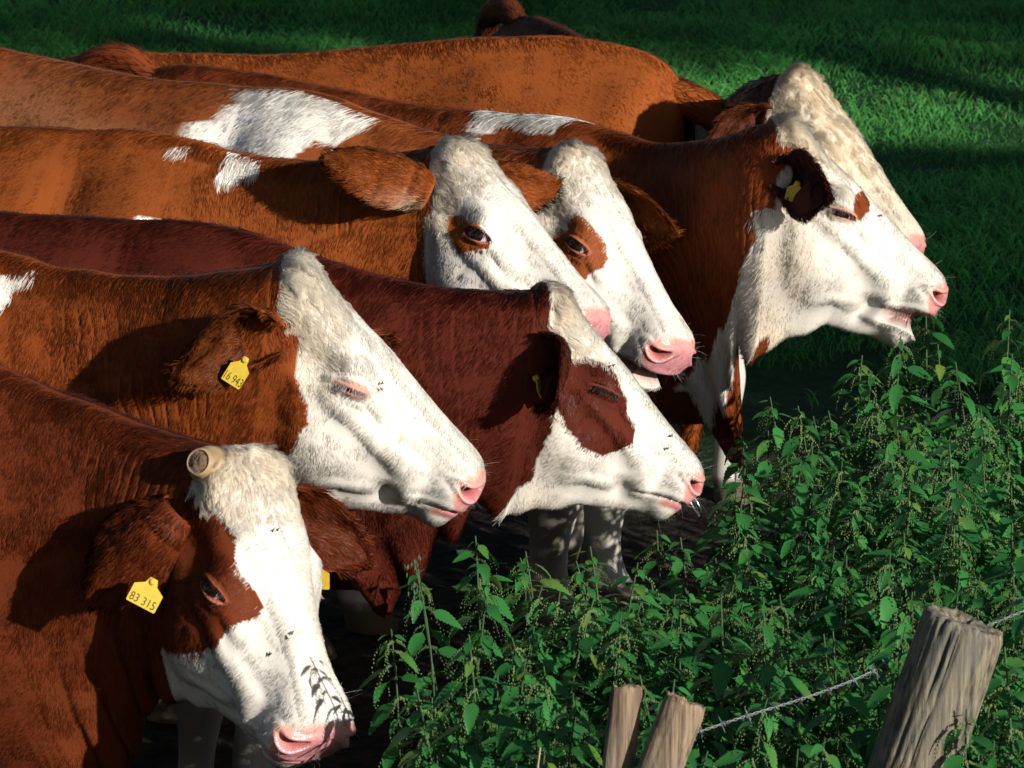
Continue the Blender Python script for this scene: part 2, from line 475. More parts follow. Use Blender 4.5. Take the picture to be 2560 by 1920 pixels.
def leg_grid(pts, rad, n=20):
    pts = np.array(pts, float); rad = np.array(rad, float)
    x = np.linspace(0, len(pts) - 1, (len(pts) - 1) * 5 + 1)
    c = catmull(pts, x); r = catmull(rad, x)
    a = np.linspace(0, 2 * np.pi, n, endpoint=False)
    V = np.stack([c[:, None, 0] + r[:, None, 0] * np.cos(a), c[:, None, 1] + r[:, None, 1] * np.sin(a), np.broadcast_to(c[:, None, 2], (len(c), n))], -1)
    return V

def tube_grid(path, radii, n=18, per=6):
    path = np.asarray(path, float); radii = np.asarray(radii, float)
    x = np.linspace(0, len(path) - 1, (len(path) - 1) * per + 1)
    c = catmull(path, x); r = np.maximum(catmull(radii, x), .0003)
    t = unit(np.gradient(c, axis=0))
    ref = np.array([0.13, .97, .21])
    a1 = unit(np.cross(t, ref)); a2 = np.cross(t, a1)
    a = np.linspace(0, 2 * np.pi, n, endpoint=False)
    return c[:, None] + r[:, None, None] * (np.cos(a)[None, :, None] * a1[:, None] + np.sin(a)[None, :, None] * a2[:, None])

def grid_faces(nu, nv, off=0):
    i, j = np.meshgrid(np.arange(nu - 1), np.arange(nv), indexing='ij')
    j2 = (j + 1) % nv
    return np.stack([i * nv + j, i * nv + j2, (i + 1) * nv + j2, (i + 1) * nv + j], -1).reshape(-1, 4) + off

WHITE = np.array([.635, .605, .555]); PINK = np.array([.60, .27, .225]); DARKPINK = np.array([.30, .075, .07])
def coat_color(cfg, Uc, Vc, P, hl=None, seed=0):
    """base colour of the hide at ring coordinates (U,V); P only feeds noise"""
    base = np.array(cfg['brown'])
    n1 = vnoise(P, 5, 21 + seed)[..., None]; n2 = vnoise(P, 22, 22 + seed)[..., None]
    c = base * (1 + .15 * n1 + .08 * n2)
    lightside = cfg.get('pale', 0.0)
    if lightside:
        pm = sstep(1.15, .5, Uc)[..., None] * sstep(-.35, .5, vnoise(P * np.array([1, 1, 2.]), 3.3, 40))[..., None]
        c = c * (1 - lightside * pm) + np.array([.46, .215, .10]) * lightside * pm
    white = np.zeros(Uc.shape)
    for p in cfg.get('patches', []):
        m = in_poly(Uc, Vc, p[1]) | in_poly(Uc, Vc - 1, p[1])
        white = np.where(m, 1.0 if p[0] == 'w' else 0.0, white)
    wcol = np.array(cfg.get('white', WHITE)) * (1 + .05 * vnoise(P, 30, 33)[..., None])
    cream = np.array([.66, .53, .37])
    wcol = wcol * np.where(Uc < 1.7, 1.5, 1.0)[..., None]
    crm = (sstep(cfg.get('cream_u', 2.26), 2.05, Uc) * sstep(1.95, 2.0, Uc) * cfg.get('cream', .42) * np.clip(.55 + .6 * vnoise(P, 18, 35), 0, 1))[..., None]
    wcol = wcol * (1 - crm) + cream * crm
    return c * (1 - white[..., None]) + wcol * white[..., None], white

def face_detail(cfg, c, hl, masks_s):
    a, ya, d = hl[..., 0] / PX, np.abs(hl[..., 1]) / PX, hl[..., 2] / PX
    n = vnoise(hl, 60, 51); n3 = vnoise(hl, 160, 52)
    pk = pink_mask(a + 14 * n + 9 * n3, d)
    gl = d - mouth_d(a)
    pk = np.maximum(pk, sstep(-75, -45, gl + 10 * n) * sstep(10, -2, gl) * sstep(1330, 1400, a + 15 * n))
    n4 = vnoise(hl, 34, 53); spot = sstep(.40, .62, n + .3 * n3) * cfg.get('spots', .45)
    pcol = np.array(cfg.get('pink', PINK)) * (1 + .14 * n3[..., None] + .10 * n4[..., None])
    lil = sstep(1400, 1485, a)[..., None]; pcol = pcol * (1 - lil) + pcol * np.array([.98, .92, 1.22]) * lil
    pcol = pcol * (1 - spot[..., None]) + np.array([.16, .07, .05]) * spot[..., None]
    # greyish whisker zone around the nose
    gz = (sstep(1050, 1330, a) * .22 * (1 + .5 * n))[..., None]
    c = c * (1 - gz) + c * np.array([.80, .76, .76]) * gz
    c = c * (1 - pk[..., None]) + pcol * pk[..., None]
    if masks_s is not None:
        if cfg.get('lid', 1.0) < .4:
            sl = np.exp(-((masks_s['q2'] + .10 + .10 * masks_s['q1'] ** 2) / .055) ** 2) * sstep(1.1, .8, np.abs(masks_s['q1'])) * masks_s['eyef']
            c = c * (1 - .8 * sl[..., None])
        h = masks_s['hole'][..., None]
        c = c * (1 - h ** .6) + np.array([.52, .13, .14]) * (h ** .6); c = c * (1 - h ** 2.5) + np.array([.06, .012, .012]) * h ** 2.5
        e = masks_s['eyeop'][..., None]; lr = sstep(1.25, 1.0, np.sqrt((masks_s['q1'] / 1.0) ** 2 + ((masks_s['q2'] + .04) / .40) ** 2))[..., None] * masks_s['eyef'][..., None]
        lidc = np.array(cfg.get('lidcol', (.42, .15, .10)))
        c = c * (1 - .85 * lr) + lidc * .85 * lr
        c = c * (1 - e) + np.array([.16, .04, .035]) * e
        i = masks_s['inner'][..., None]
        mc = np.array([.20, .06, .055]) if cfg.get('mouth', 0) > 0 else np.array([.20, .09, .07])
        c = c * (1 - i) + mc * i
    return c, pk

def add_hair(name, parent, P0, N, D, Ln, C, rad, curl=0.0, lift=.35, npts=4, clump=None, smat=None, nmix=.32, streak=None):
    """hair strands as one curves object: roots P0, hide normals N, lie direction D, lengths Ln, colours C"""
    n = len(P0)
    if n == 0: return None
    cu = bpy.data.hair_curves.new(name)
    cu.add_curves([npts] * n)
    s = np.linspace(0, 1, npts)
    Dn = unit(D)
    side = unit(np.cross(N, Dn))
    pos = np.zeros((n, npts, 3), np.float32)
    wob = vnoise(P0, 45, 61)[:, None] * np.pi + rng.normal(0, .5, (n, 1))
    for k, sk in enumerate(s):
        up = lift * (sk - .55 * sk ** 2)
        bend = curl * (np.sin(sk * 5.0 + wob) - np.sin(wob)) * .28
        bend2 = curl * (np.cos(sk * 5.0 + wob) - np.cos(wob)) * .18
        pos[:, k] = P0 - N * .0008 + Ln[:, None] * (Dn * sk * np.sqrt(np.maximum(1 - np.asarray(lift) ** 2 * .5, .1)) + N * (up + bend2 * .6) + side * bend)
    if clump:
        g = rng.choice(n, clump, replace=False)
        nb = np.empty(n, int)
        for k0 in range(0, n, 4000):
            d2 = ((P0[k0:k0 + 4000, None] - P0[None, g]) ** 2).sum(-1); nb[k0:k0 + 4000] = g[np.argmin(d2, 1)]
        off = (P0 - P0[nb])[:, None]
        w = (s ** .9)[None, :, None] * .62
        guide = pos[nb] + off * (1 - .75 * s[None, :, None])
        pos = (pos * (1 - w) + guide * w).astype(np.float32)
        C = C * (.88 + .24 * rng.random(n)[nb][:, None])
    cu.attributes['position'].data.foreach_set('vector', pos.ravel())
    ra = cu.attributes.get('radius') or cu.attributes.new('radius', 'FLOAT', 'POINT')
    rr = (np.asarray(rad).reshape(-1, 1) * np.array([1, 1, .8, .3] if npts == 4 else np.linspace(1, .3, npts))).astype(np.float32)
    ra.data.foreach_set('value', np.broadcast_to(rr, (n, npts)).ravel())
    ca = cu.attributes.new('hair_color', 'FLOAT_COLOR', 'CURVE')
    c4 = np.ones((n, 4), np.float32); c4[:, :3] = np.clip(C, 0, 1); ca.data.foreach_set('color', c4.ravel())
    if streak is None: streak = vnoise(P0, 70, 63)
    nn = unit(N + side * (rng.normal(0, 1, (n, 1)) * nmix + 1.7 * nmix * streak[:, None]) + Dn * (rng.normal(0, 1, (n, 1)) * nmix * .5 + .8 * nmix * vnoise(P0, 50, 64)[:, None]))
    na = cu.attributes.new('hide_normal', 'FLOAT_VECTOR', 'CURVE'); na.data.foreach_set('vector', nn.astype(np.float32).ravel())
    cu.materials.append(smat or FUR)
    return link(name, cu, parent)

def build_ear(cfg, parent, base, direc, opening, flat=.85, L=.20, W=.062, color=None, inner=None, seed=0, hairn=5000, droop=.02, inv=None, tagpos=None, fringe=0):
    """leaf shaped cupped ear; base/direc/opening in world axes"""
    d = unit(np.array(direc, float)); o = np.array(opening, float); o = unit(o - d * (o @ d)); sd = np.cross(d, o)
    nu, na = 34, 26
    u = np.linspace(0, 1, nu)
    wdt = W * np.clip(np.interp(u, [0, .10, .2, .32, .45, .6, .74, .86, .95, 1], [.50, .60, .78, .95, 1.0, .92, .73, .48, .24, .03]), 0, 2)
    span = np.interp(u, [0, .2, .5, 1], [2.35, 1.5, .95, .55]) * np.interp(u, [0, .2, 1], [1, flat, flat])     # half opening angle of the cup
    th = np.interp(u, [0, .3, 1], [.010, .005, .002])
    a = np.linspace(-1, 1, na)
    A = a[None] * span[:, None]
    rad = wdt / np.sin(np.minimum(span, np.pi / 2))
    cen = base + np.outer(u * L, d) - np.outer(droop * u ** 2, np.array([0, 0, 1.])) * 4 * L
    wob = .05 * np.sin(a[None] * 5 + u[:, None] * 4 + seed)
    def surf(r):
        return cen[:, None] + (sd * np.sin(A)[..., None] - o * np.cos(A)[..., None]) * r[..., None] + o * (rad * np.cos(np.minimum(span, 1.6)))[:, None, None]
    So = surf(rad[:, None] * (1 + wob)); Si = surf(np.maximum(rad[:, None] * (1 + wob) - th[:, None], .0005))
    P = np.concatenate([So, Si[:, ::-1]], 1)
    N = unit(np.cross(np.roll(P, -1, 1) - np.roll(P, 1, 1), np.gradient(P, axis=0)))
    ctest = (N[:, na // 2] * -o).sum()
    if ctest < 0: N = -N
    colo = np.array(color); coli = np.array(inner if inner is not None else color)
    c = np.concatenate([np.broadcast_to(colo, So.shape), np.broadcast_to(coli, Si.shape)], 1).copy()
    c *= (1 + .2 * vnoise(P, 30, 5 + seed)[..., None])
    if fringe:
        fr = (sstep(.62, .1, u)[:, None] * sstep(.35, .95, np.abs(np.concatenate([a, a[::-1]])))[None] * .75 * (.6 + .6 * vnoise(P, 22, 9)))[..., None]
        c = c * (1 - fr) + np.array([.60, .47, .33]) * fr
        tipd = (sstep(.5, .9, u)[:, None] * .5 * np.clip(vnoise(P, 26, 19) + .4, 0, 1))[..., None]
        c = c * (1 - tipd) + c * .35 * tipd
    Q = grid_faces(nu, 2 * na)
    if ctest > 0: Q = Q[:, ::-1]
    inv = np.eye(4) if inv is None else inv
    ob = link("ear", mesh_np("ear", P.reshape(-1, 3), Q, [HIDE], colors={'coat': c.reshape(-1, 3), 'wet': np.zeros((P.size // 3, 3))}), parent)
    # hair on ear
    m = hairn
    iu = rng.random(m) * (nu - 1.001); iv = rng.integers(0, 2 * na, m)
    inn = rng.random(m) < .5
    i0 = iu.astype(int); f = (iu - i0)[:, None]; f2 = rng.random((m, 1))
    iv2 = (iv + 1) % (2 * na)
    R0 = (P[i0, iv] * (1 - f) + P[i0 + 1, iv] * f) * (1 - f2) + (P[i0, iv2] * (1 - f) + P[i0 + 1, iv2] * f) * f2
    Nn = N[i0, iv]
    isin = iv >= na
    D = d[None] + .5 * (R0 - cen[i0]) / (wdt[i0][:, None] + .01) + rng.normal(0, .15, (m, 3)) + np.array([0, 0, -.25])
    D = D - Nn * (D * Nn).sum(1, keepdims=True)
    if tagpos is not None:
        keep_ = np.linalg.norm(R0 - tagpos, axis=1) > .042
        R0, Nn, D, isin, iv, i0 = R0[keep_], Nn[keep_], D[keep_], isin[keep_], iv[keep_], i0[keep_]; m = len(R0)
    edge = np.minimum(np.abs(iv - na), np.minimum(iv, 2 * na - iv)) < 3
    Ln = np.where(isin, .017, .013) * (1 + .4 * rng.random(m)) + edge * .008 + (u[i0] > .8) * .005
    cc = c[i0, iv] * (.62 + .75 * rng.random((m, 1)))
    add_hair("ear_hair", ob, R0, Nn, D, Ln, cc, np.full(m, .00045), curl=.25, lift=.5)
    return ob, P, N

def build_cow(cfg):
    P, U, Ph, masks, Rm = build_cow_grid(cfg)
    nu = len(U); nh = len(Ph)
    V = np.arange(NV) / NV
    Ug, Vg = np.meshgrid(U, V, indexing='ij')
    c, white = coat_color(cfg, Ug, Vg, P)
    wet = np.zeros((nu, NV))
    ch, pk = face_detail(cfg, c[-nh:], Ph, masks)
    c[-nh:] = ch; wet[-nh:] = np.clip(pk + masks['hole'] + masks['inner'] + masks['eyeop'], 0, 1)
    verts = [P.reshape(-1, 3)]; faces = [grid_faces(nu, NV)]
    cols = [c.reshape(-1, 3)]; wets = [wet.reshape(-1)]
    off = nu * NV
    # legs belong to the same skin
    Rb = euler3(cfg['heading'], 0, 0); bs = cfg.get('bs', 1.0); w = np.array(cfg['withers'])
    gz = 0.0
    def place(pl):
        q = np.array(pl, float)
        zz = q[..., 2] * w[2] / 1.4
        q[..., 2] = 0; q[..., 1] *= cfg.get('bwid', 1.0) * .92
        q = (q * bs) @ Rb.T + np.array([w[0], w[1], 0])
        q[..., 2] = zz
        return q
    for sy in (-1, 1):
        for pts, rad in (
            ([(.00, .05 * sy, 1.0), (.02, .085 * sy, .80), (.05, .125 * sy, .62), (.06, .14 * sy, .48), (.075, .14 * sy, .40), (.055, .14 * sy, .22), (.055, .14 * sy, .10), (.10, .14 * sy, .03), (.11, .14 * sy, .002)],
             [(.10, .04), (.11, .055), (.095, .058), (.066, .054), (.064, .056), (.041, .037), (.050, .046), (.068, .058), (.074, .062)]),
            ([(-1.30, .16 * sy, 1.05), (-1.22, .19 * sy, .85), (-1.24, .18 * sy, .68), (-1.38, .15 * sy, .56), (-1.45, .14 * sy, .47), (-1.40, .14 * sy, .28), (-1.36, .14 * sy, .11), (-1.32, .14 * sy, .03), (-1.31, .14 * sy, .002)],
             [(.20, .09), (.17, .10), (.11, .07), (.062, .046), (.056, .040), (.036, .030), (.042, .038), (.062, .052), (.068, .056)])):
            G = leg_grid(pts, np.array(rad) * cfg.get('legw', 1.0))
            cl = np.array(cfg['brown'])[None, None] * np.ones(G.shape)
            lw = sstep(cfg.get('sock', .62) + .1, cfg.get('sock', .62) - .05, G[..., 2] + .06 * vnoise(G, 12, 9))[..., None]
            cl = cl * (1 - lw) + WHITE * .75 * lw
            mud_shade = np.clip(sstep(.95, .25, G[..., 2]) * (.45 + .9 * vnoise(G * np.array([1, 1, .6]), 11, 4)), 0, .85)[..., None]  # patchy grey: mud plus leg shade painted into the colour, stronger lower down
            cl = cl * (1 - mud_shade) + np.array([.10, .08, .06]) * mud_shade
            hoof = sstep(.085, .06, G[..., 2])[..., None]
            cl = cl * (1 - hoof) + np.array([.10, .075, .055]) * hoof
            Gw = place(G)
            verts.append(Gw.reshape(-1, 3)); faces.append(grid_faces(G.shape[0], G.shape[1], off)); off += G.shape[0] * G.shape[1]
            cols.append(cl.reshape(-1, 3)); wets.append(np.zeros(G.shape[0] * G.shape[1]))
    tail = None
    tp = np.array(cfg.get('tail', [(-1.40, 0, 1.33), (-1.53, 0, 1.375), (-1.64, 0, 1.365), (-1.74, 0, 1.30), (-1.79, 0, 1.15), (-1.79, 0, .95), (-1.66, 0, .70), (-1.65, 0, .45), (-1.65, 0, .30)]), float)
    tr = np.array(cfg.get('tail_r', (.03, .048, .048, .042, .036, .030, .024, .03, .004)), float)
    G = tube_grid(tp, tr)
    cl = np.array(cfg['brown']) * (1 + .2 * vnoise(G, 20, 3)[..., None])
    tail = place(G)
    verts.append(tail.reshape(-1, 3)); faces.append(grid_faces(G.shape[0], G.shape[1], off)[:, ::1]); off += G.shape[0] * G.shape[1]
    cols.append(cl.reshape(-1, 3)); wets.append(np.zeros(G.shape[0] * G.shape[1]))
    V3 = np.concatenate(verts); Q = np.concatenate(faces)
    origin = np.array([w[0], w[1], 0.0])
    me = mesh_np("cow", V3 - origin, Q[:, ::-1], [HIDE], colors={'coat': np.concatenate(cols), 'wet': np.repeat(np.concatenate(wets)[:, None], 3, 1)})
    cow = link("cow", me); cow.location = Vector(origin)
    tag(cow, cfg['label'], 'cow', cfg.get('group'))
    holder = cow
    N, Du, Dv, area = grid_normals(P)
    # orientation of normals outward
    cen = P.mean(1, keepdims=True)
    if ((P - cen) * N).sum(-1).mean() < 0: N = -N
    toO = lambda X: X - origin
    # ---- coat
    view = unit(CAMP - P)
    vis = ((N * view).sum(-1) > -.30) & near_frame(P)
    dist = np.linalg.norm(P - CAMP, axis=-1)
    headlen = sstep(1.99, 2.0, Ug)
    wgt = area * vis * (1 + 1.3 * headlen) * cfg.get('dens', 1.0)
    full_head = np.zeros((nu, NV)); full_head[-nh:] = np.clip(pk + masks['hole'] + masks['eyeop'] + masks['inner'] + .9 * sstep(.75, .45, np.sqrt(masks['q1'] ** 2 * .55 + masks['q2'] ** 2)) * masks['eyef'], 0, 1)
    wgt = wgt * (1 - full_head)
    wgt = wgt[:-1]
    n = int(cfg.get('hairs', 145000) * HAIR)
    tot = wgt.sum()
    if tot > 0 and n > 0:
        idx = rng.choice(wgt.size, n, p=(wgt / tot).ravel())
        i, j = np.divmod(idx, NV); j2 = (j + 1) % NV
        fu = rng.random(n); fv = rng.random(n)
        def bil(G):
            f = fu.reshape((-1,) + (1,) * (G.ndim - 2)); g = fv.reshape((-1,) + (1,) * (G.ndim - 2))
            return (G[i, j] * (1 - f) + G[i + 1, j] * f) * (1 - g) + (G[i, j2] * (1 - f) + G[i + 1, j2] * f) * g
        R0 = bil(P); Nn = unit(bil(N)); du = unit(bil(Du)); dv = unit(bil(Dv))
        uu = U[i] * (1 - fu) + U[i + 1] * fu; vv = (j + fv) / NV
        # jitter of the patch edges
        lu = np.linalg.norm(P[i + 1, j] - P[i, j], axis=-1) / np.maximum(U[i + 1] - U[i], 1e-6)
        lv = np.linalg.norm(P[i, j2] - P[i, j], axis=-1) * NV
        jit = .007
        ju = (vnoise(R0, 35, 71) * .6 + vnoise(R0, 110, 72) * .7 + rng.normal(0, .35, n)) * jit / np.maximum(lu, .02)
        jv = (vnoise(R0, 35, 73) * .6 + vnoise(R0, 110, 74) * .7 + rng.normal(0, .35, n)) * jit / np.maximum(lv, .02)
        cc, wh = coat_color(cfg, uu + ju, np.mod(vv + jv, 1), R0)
        hd = uu > 2
        near = vv < .5
        down = np.where(near[:, None], dv, -dv)
        vs = np.minimum(vv, 1 - vv) * 2
        # lie of the coat
        D = np.zeros((n, 3))
        sw = vnoise(R0, 4, 81)[:, None]; sw2 = vnoise(R0, 16, 82)[:, None]
        body = uu < 1
        D_body = -du * (.75 + .5 * sw) + down * (.75 + .4 * sw2)
        D_neck = -du * (.45 + .5 * sw) + down * (.95 + .3 * sw2)
        hl_u = (uu - 2)
        D_face = du * (.15 + .5 * sstep(.3, .6, hl_u) * sstep(.45, .2, vs))[:, None] * 1.0 + down * (.8 + .2 * sw2) + du * (.5 * sw2 - .3 * sstep(.25, .7, vs)[:, None])
        D = np.where(body[:, None], D_body, np.where(hd[:, None], D_face, D_neck))
        fl = rng.normal(0, .11, (n, 3)); D = D + fl
        D = D - Nn * (D * Nn).sum(1, keepdims=True)
        Ln = np.where(hd, .0085, np.where(body, .011, .013)) * (1 + .35 * rng.random(n)) * (1 + .3 * vnoise(R0, 25, 83))
        crest = sstep(.16, .02, vs) * (~hd)
        Ln = Ln * (1 + .8 * crest) * (1 + .5 * wh * (~hd))
        poll = hd * sstep(cfg.get('poll_u', .26), .03, hl_u) * sstep(.60, .25, vs)
        Ln = Ln * (1 + .4 * cfg.get('tuft', 1.6) * poll)
        curl = np.where(hd, .06, .09)
        um = uu * np.where(hd, .55, np.where(body, 1.7, .62)); vm = vv * np.where(hd, .8, 1.5)
        warp = .006 * vnoise(R0, 20, 87)
        streak = .6 * vnoise(np.stack([(um + warp) * 210, vm * 38, 0 * um], -1), 1, 86) + .5 * vnoise(np.stack([(um + warp) * 420, vm * 60, 0 * um], -1), 1, 88)
        shade = (.82 + .36 * rng.random((n, 1))) * (1 + .16 * vnoise(R0, 60, 84)[:, None])
        shade = np.where((wh > .5)[:, None], .90 + .20 * rng.random((n, 1)) + .09 * streak[:, None], shade * (1 + .11 * streak[:, None]))
        cc = cc * shade
        rad = np.where(hd, .00030, .00036) * np.clip(dist[i, j] / 8.5, .8, 1.3)
        guard = (rng.random(n) < .13) & (uu > 1.5)
        rad = rad * np.where(guard, 1.75, 1.0); Ln = Ln * np.where(guard, 1.35, 1.0)
        cc = cc * np.where(guard, np.clip(.97 + rng.normal(0, .10, n) + .10 * streak, .55, 1.3), 1.0)[:, None]
        sel = (poll < .35) | (rng.random(n) < .5)
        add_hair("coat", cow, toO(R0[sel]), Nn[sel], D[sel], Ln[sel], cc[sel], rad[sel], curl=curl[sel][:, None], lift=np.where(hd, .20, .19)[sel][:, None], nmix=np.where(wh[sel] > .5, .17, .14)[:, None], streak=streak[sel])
        # forelock: longer curly strands on the poll
        m = (poll > .02) & (wh > .5)
        if m.sum() > 10 and cfg.get('tuft', 1.6) > 0:
            k = np.nonzero(m)[0]
            k = np.repeat(k, 2); kn = len(k)
            r0 = R0[k] - Nn[k] * .001 + rng.normal(0, .0018, (kn, 3))
            lnn = (.013 + .034 * poll[k] * cfg.get('tuft', 1.6) / 1.6) * (.75 + .5 * rng.random(kn))
            dd = down[k] * .55 + du[k] * (.65 + .4 * vnoise(r0, 14, 93)[:, None]) + .40 * (vnoise(r0, 22, 91)[:, None] * du[k] + vnoise(r0, 22, 92)[:, None] * down[k])
            dd = dd - Nn[k] * (dd * Nn[k]).sum(1, keepdims=True)
            ccf = cc[k] * np.array([1.16, 1.12, 1.05]) * (.88 + .28 * rng.random((kn, 1)))
            add_hair("forelock", cow, toO(r0), Nn[k], dd, lnn, ccf, np.full(kn, .00026), curl=cfg.get('curl', .55), lift=.22, npts=8, nmix=.16, clump=max(8, kn // 55))
    if tail is not None and HAIR > 0 and cfg.get('tail_hair', 0):
        n_ = int(cfg['tail_hair'] * HAIR); a0, b0 = tail.shape[:2]
        i = rng.integers(0, a0 - 1, n_); j = rng.integers(0, b0, n_); f = rng.random((n_, 1)); g2 = rng.random((n_, 1)); j2 = (j + 1) % b0
        r0 = (tail[i, j] * (1 - f) + tail[i + 1, j] * f) * (1 - g2) + (tail[i, j2] * (1 - f) + tail[i + 1, j2] * f) * g2
        nn_ = unit(tail[i, j] - tail[i].mean(1)); dd = unit(tail[i + 1, j] - tail[i, j]) + rng.normal(0, .15, (n_, 3))
        add_hair("tail_hair", cow, toO(r0), nn_, dd, .016 + .02 * rng.random(n_) + .05 * (rng.random(n_) < .02), np.array(cfg['brown']) * (.6 + .8 * rng.random((n_, 1))), np.full(n_, .0007), curl=.2, lift=.3)
    # ---- eyes
    e1, e2, n = eye_axes()
    s = cfg['s']
    for sy in ((-1, 1) if cfg.get('far_eye', True) else (-1,)):
        f = np.array([1, sy, 1.])
        cl = (EYE_C * np.array([1, cfg.get('broad', 1.0), 1])) * PX + n * (-.0165)
        cl = np.array([cl[0], cl[1] * sy, cl[2]])
        nl = np.array([n[0], n[1] * sy, n[2]]); e1l = np.array([e1[0], e1[1] * sy, e1[2]])
        cw = Rm @ (cl * s) + np.array(cfg['t']); nw = Rm @ nl; e1w = Rm @ e1l
        e2w = np.cross(nw, e1w)
        th = np.linspace(0, np.pi, 17); ph = np.linspace(0, 2 * np.pi, 28, endpoint=False)
        T, F_ = np.meshgrid(th, ph, indexing='ij')
        rE = .0245 * s
        q = cw + rE * (np.cos(T)[..., None] * nw + np.sin(T)[..., None] * (np.cos(F_)[..., None] * e1w + np.sin(F_)[..., None] * e2w))
        fc = grid_faces(17, 28)
        gaze = unit(nw - .24 * e1w)
        qd = (q - cw) / rE
        qf = (qd[:-1] @ gaze); mi = (qf < .66).ravel().astype(int)
        link("eye", mesh_np("eye", toO(q.reshape(-1, 3)), fc[:, ::-1] if sy < 0 else fc, [EYE, EYEWHITE], mat_idx=mi), cow)
    # lashes
    lid = cfg.get('lid', 1.0)
    hwP = P[-nh:]; hwN = N[-nh:]
    for sy in (-1,):
        q1 = masks['q1']; q2 = masks['q2']
        uq = np.clip(q1, -1, 1)
        top = .40 * lid * np.sqrt(np.clip(1 - uq ** 2, 0, 1)) ** 1.2 - .10 * (1 - lid)
        m = masks['eyef'] & (np.abs(q1) < .8) & (q2 > top + .0) & (q2 < top + .14) & (Ph[..., 1] < 0)
        ii, jj = np.nonzero(m)
        if len(ii):
            k = rng.integers(0, len(ii), 90)
            r0 = hwP[ii[k], jj[k]]; nw = Rm @ np.array([n[0], -n[1], n[2]]); dn = Rm @ np.array([-e2[0], e2[1], -e2[2]])
            dd = np.broadcast_to(dn + .35 * nw, r0.shape) + rng.normal(0, .12, r0.shape) + .3 * np.outer(q1[ii[k], jj[k]], Rm @ np.array([e1[0], -e1[1], e1[2]]))
            add_hair("eyelash", cow, toO(r0), np.broadcast_to(nw, r0.shape), dd, rng.uniform(.012, .022, 90), np.broadcast_to(np.array(cfg.get('lash', (.02, .012, .01))), r0.shape), np.full(90, .00035), lift=.5)
    # whiskers on lips and chin
    a, d = Ph[..., 0] / PX, Ph[..., 2] / PX
    m = (a > 1280) & (d < -150) | ((a > 1230) & (d < 5) & (d > -60))
    ii, jj = np.nonzero(m & vis[-nh:])
    if len(ii) > 5:
        nw_ = 150; k = rng.integers(0, len(ii), nw_)
        r0 = hwP[ii[k], jj[k]]; nn_ = hwN[ii[k], jj[k]]
        dd = nn_ * .6 + np.array([.2, 0, -.2]) + rng.normal(0, .4, r0.shape)
        add_hair("whisker", cow, toO(r0), nn_, dd, rng.uniform(.010, .040, nw_) * (.4 + .6 * (rng.random(nw_) < .25)), np.broadcast_to(WHITE * .95, r0.shape), np.full(nw_, .00013), lift=.8)
    # ---- ears
    for e in cfg.get('ears', []):
        b0 = np.array([e.get('bx', 190), (-250 if e['side'] < 0 else 250) * cfg.get('broad', 1.0), e.get('bz', -270)]) * PX * s
        bw_ = Rm @ b0 + np.array(cfg['t'])
        eo, EP, EN = build_ear(cfg, cow, toO(bw_), e['dir'], e['open'], flat=e.get('flat', .85), L=e.get('L', .205) * s, W=e.get('W', .070) * s, color=e.get('color', cfg['brown']), inner=e.get('inner'), seed=e.get('seed', 1), fringe=e.get('fringe', 0), hairn=int(e.get('hairs', 9000) * HAIR), tagpos=(toO(np.array(e['tag']['pos'])) - np.array(e['tag']['y']) * .035 if 'tag' in e else None))
        EARS.append((cfg['id'], e['side'], EP + origin))
        if 'tag' in e: build_tag(eo, EP, e, origin)
    if 'horn' in cfg:
        hb, hd_ = [np.array(q, float) for q in cfg['horn']]
        hb = Rm @ (hb * PX * s) + np.array(cfg['t']); hd_ = unit(Rm @ hd_)
        G = tube_grid([hb - hd_ * .03, hb, hb + hd_ * .012, hb + hd_ * .026, hb + hd_ * .030], (.040, .036, .0285, .026, .0225), n=28, per=6)
        last = G[-1]; c0 = last.mean(0)
        capg = [c0 + (last - c0) * f_ + hd_ * (.0022 * np.sin(f_ * 5)) + hd_ * (.0012 * rng.normal(0, 1, (28, 1))) * (f_ < .95) for f_ in (.98, .8, .6, .4, .2, .03)]
        G2 = np.concatenate([G, np.array(capg)])
        mi = np.repeat((np.arange(len(G2) - 1) >= len(G)).astype(int), 28)
        link("horn", mesh_np("horn", toO(G2.reshape(-1, 3)), grid_faces(len(G2), 28), [HORN, HORNCUT], mat_idx=mi), cow)
    if 'ring' in cfg:
        top = Rm @ (np.array(cfg['ring'][0], float) * PX * s) + np.array(cfg['t']); dn = unit(np.array(cfg['ring'][1])); lat = unit(Rm @ np.array([0, 1, 0])); lat = unit(lat - dn * (lat @ dn))
        rr_ = .033; an = np.linspace(0, 2 * np.pi, 49)
        pth = top + dn * rr_ + rr_ * (np.cos(an)[:, None] * -dn + np.sin(an)[:, None] * lat)
        t_ = unit(np.roll(pth[:-1], -1, 0) - np.roll(pth[:-1], 1, 0)); pp = pth[:-1]; nn1 = unit(pp - (top + dn * rr_)); nn2 = np.cross(t_, nn1)
        ab = np.linspace(0, 2 * np.pi, 10, endpoint=False)
        G = pp[:, None] + .0036 * (np.cos(ab)[None, :, None] * nn1[:, None] + np.sin(ab)[None, :, None] * nn2[:, None])
        G = np.concatenate([G, G[:1]])
        link("nose_ring", mesh_np("nose_ring", toO(G.reshape(-1, 3)), grid_faces(len(G), 10), [STEEL]), cow)
    return dict(obj=cow, P=P, N=N, U=U, Ph=Ph, Rm=Rm, origin=origin, cfg=cfg)

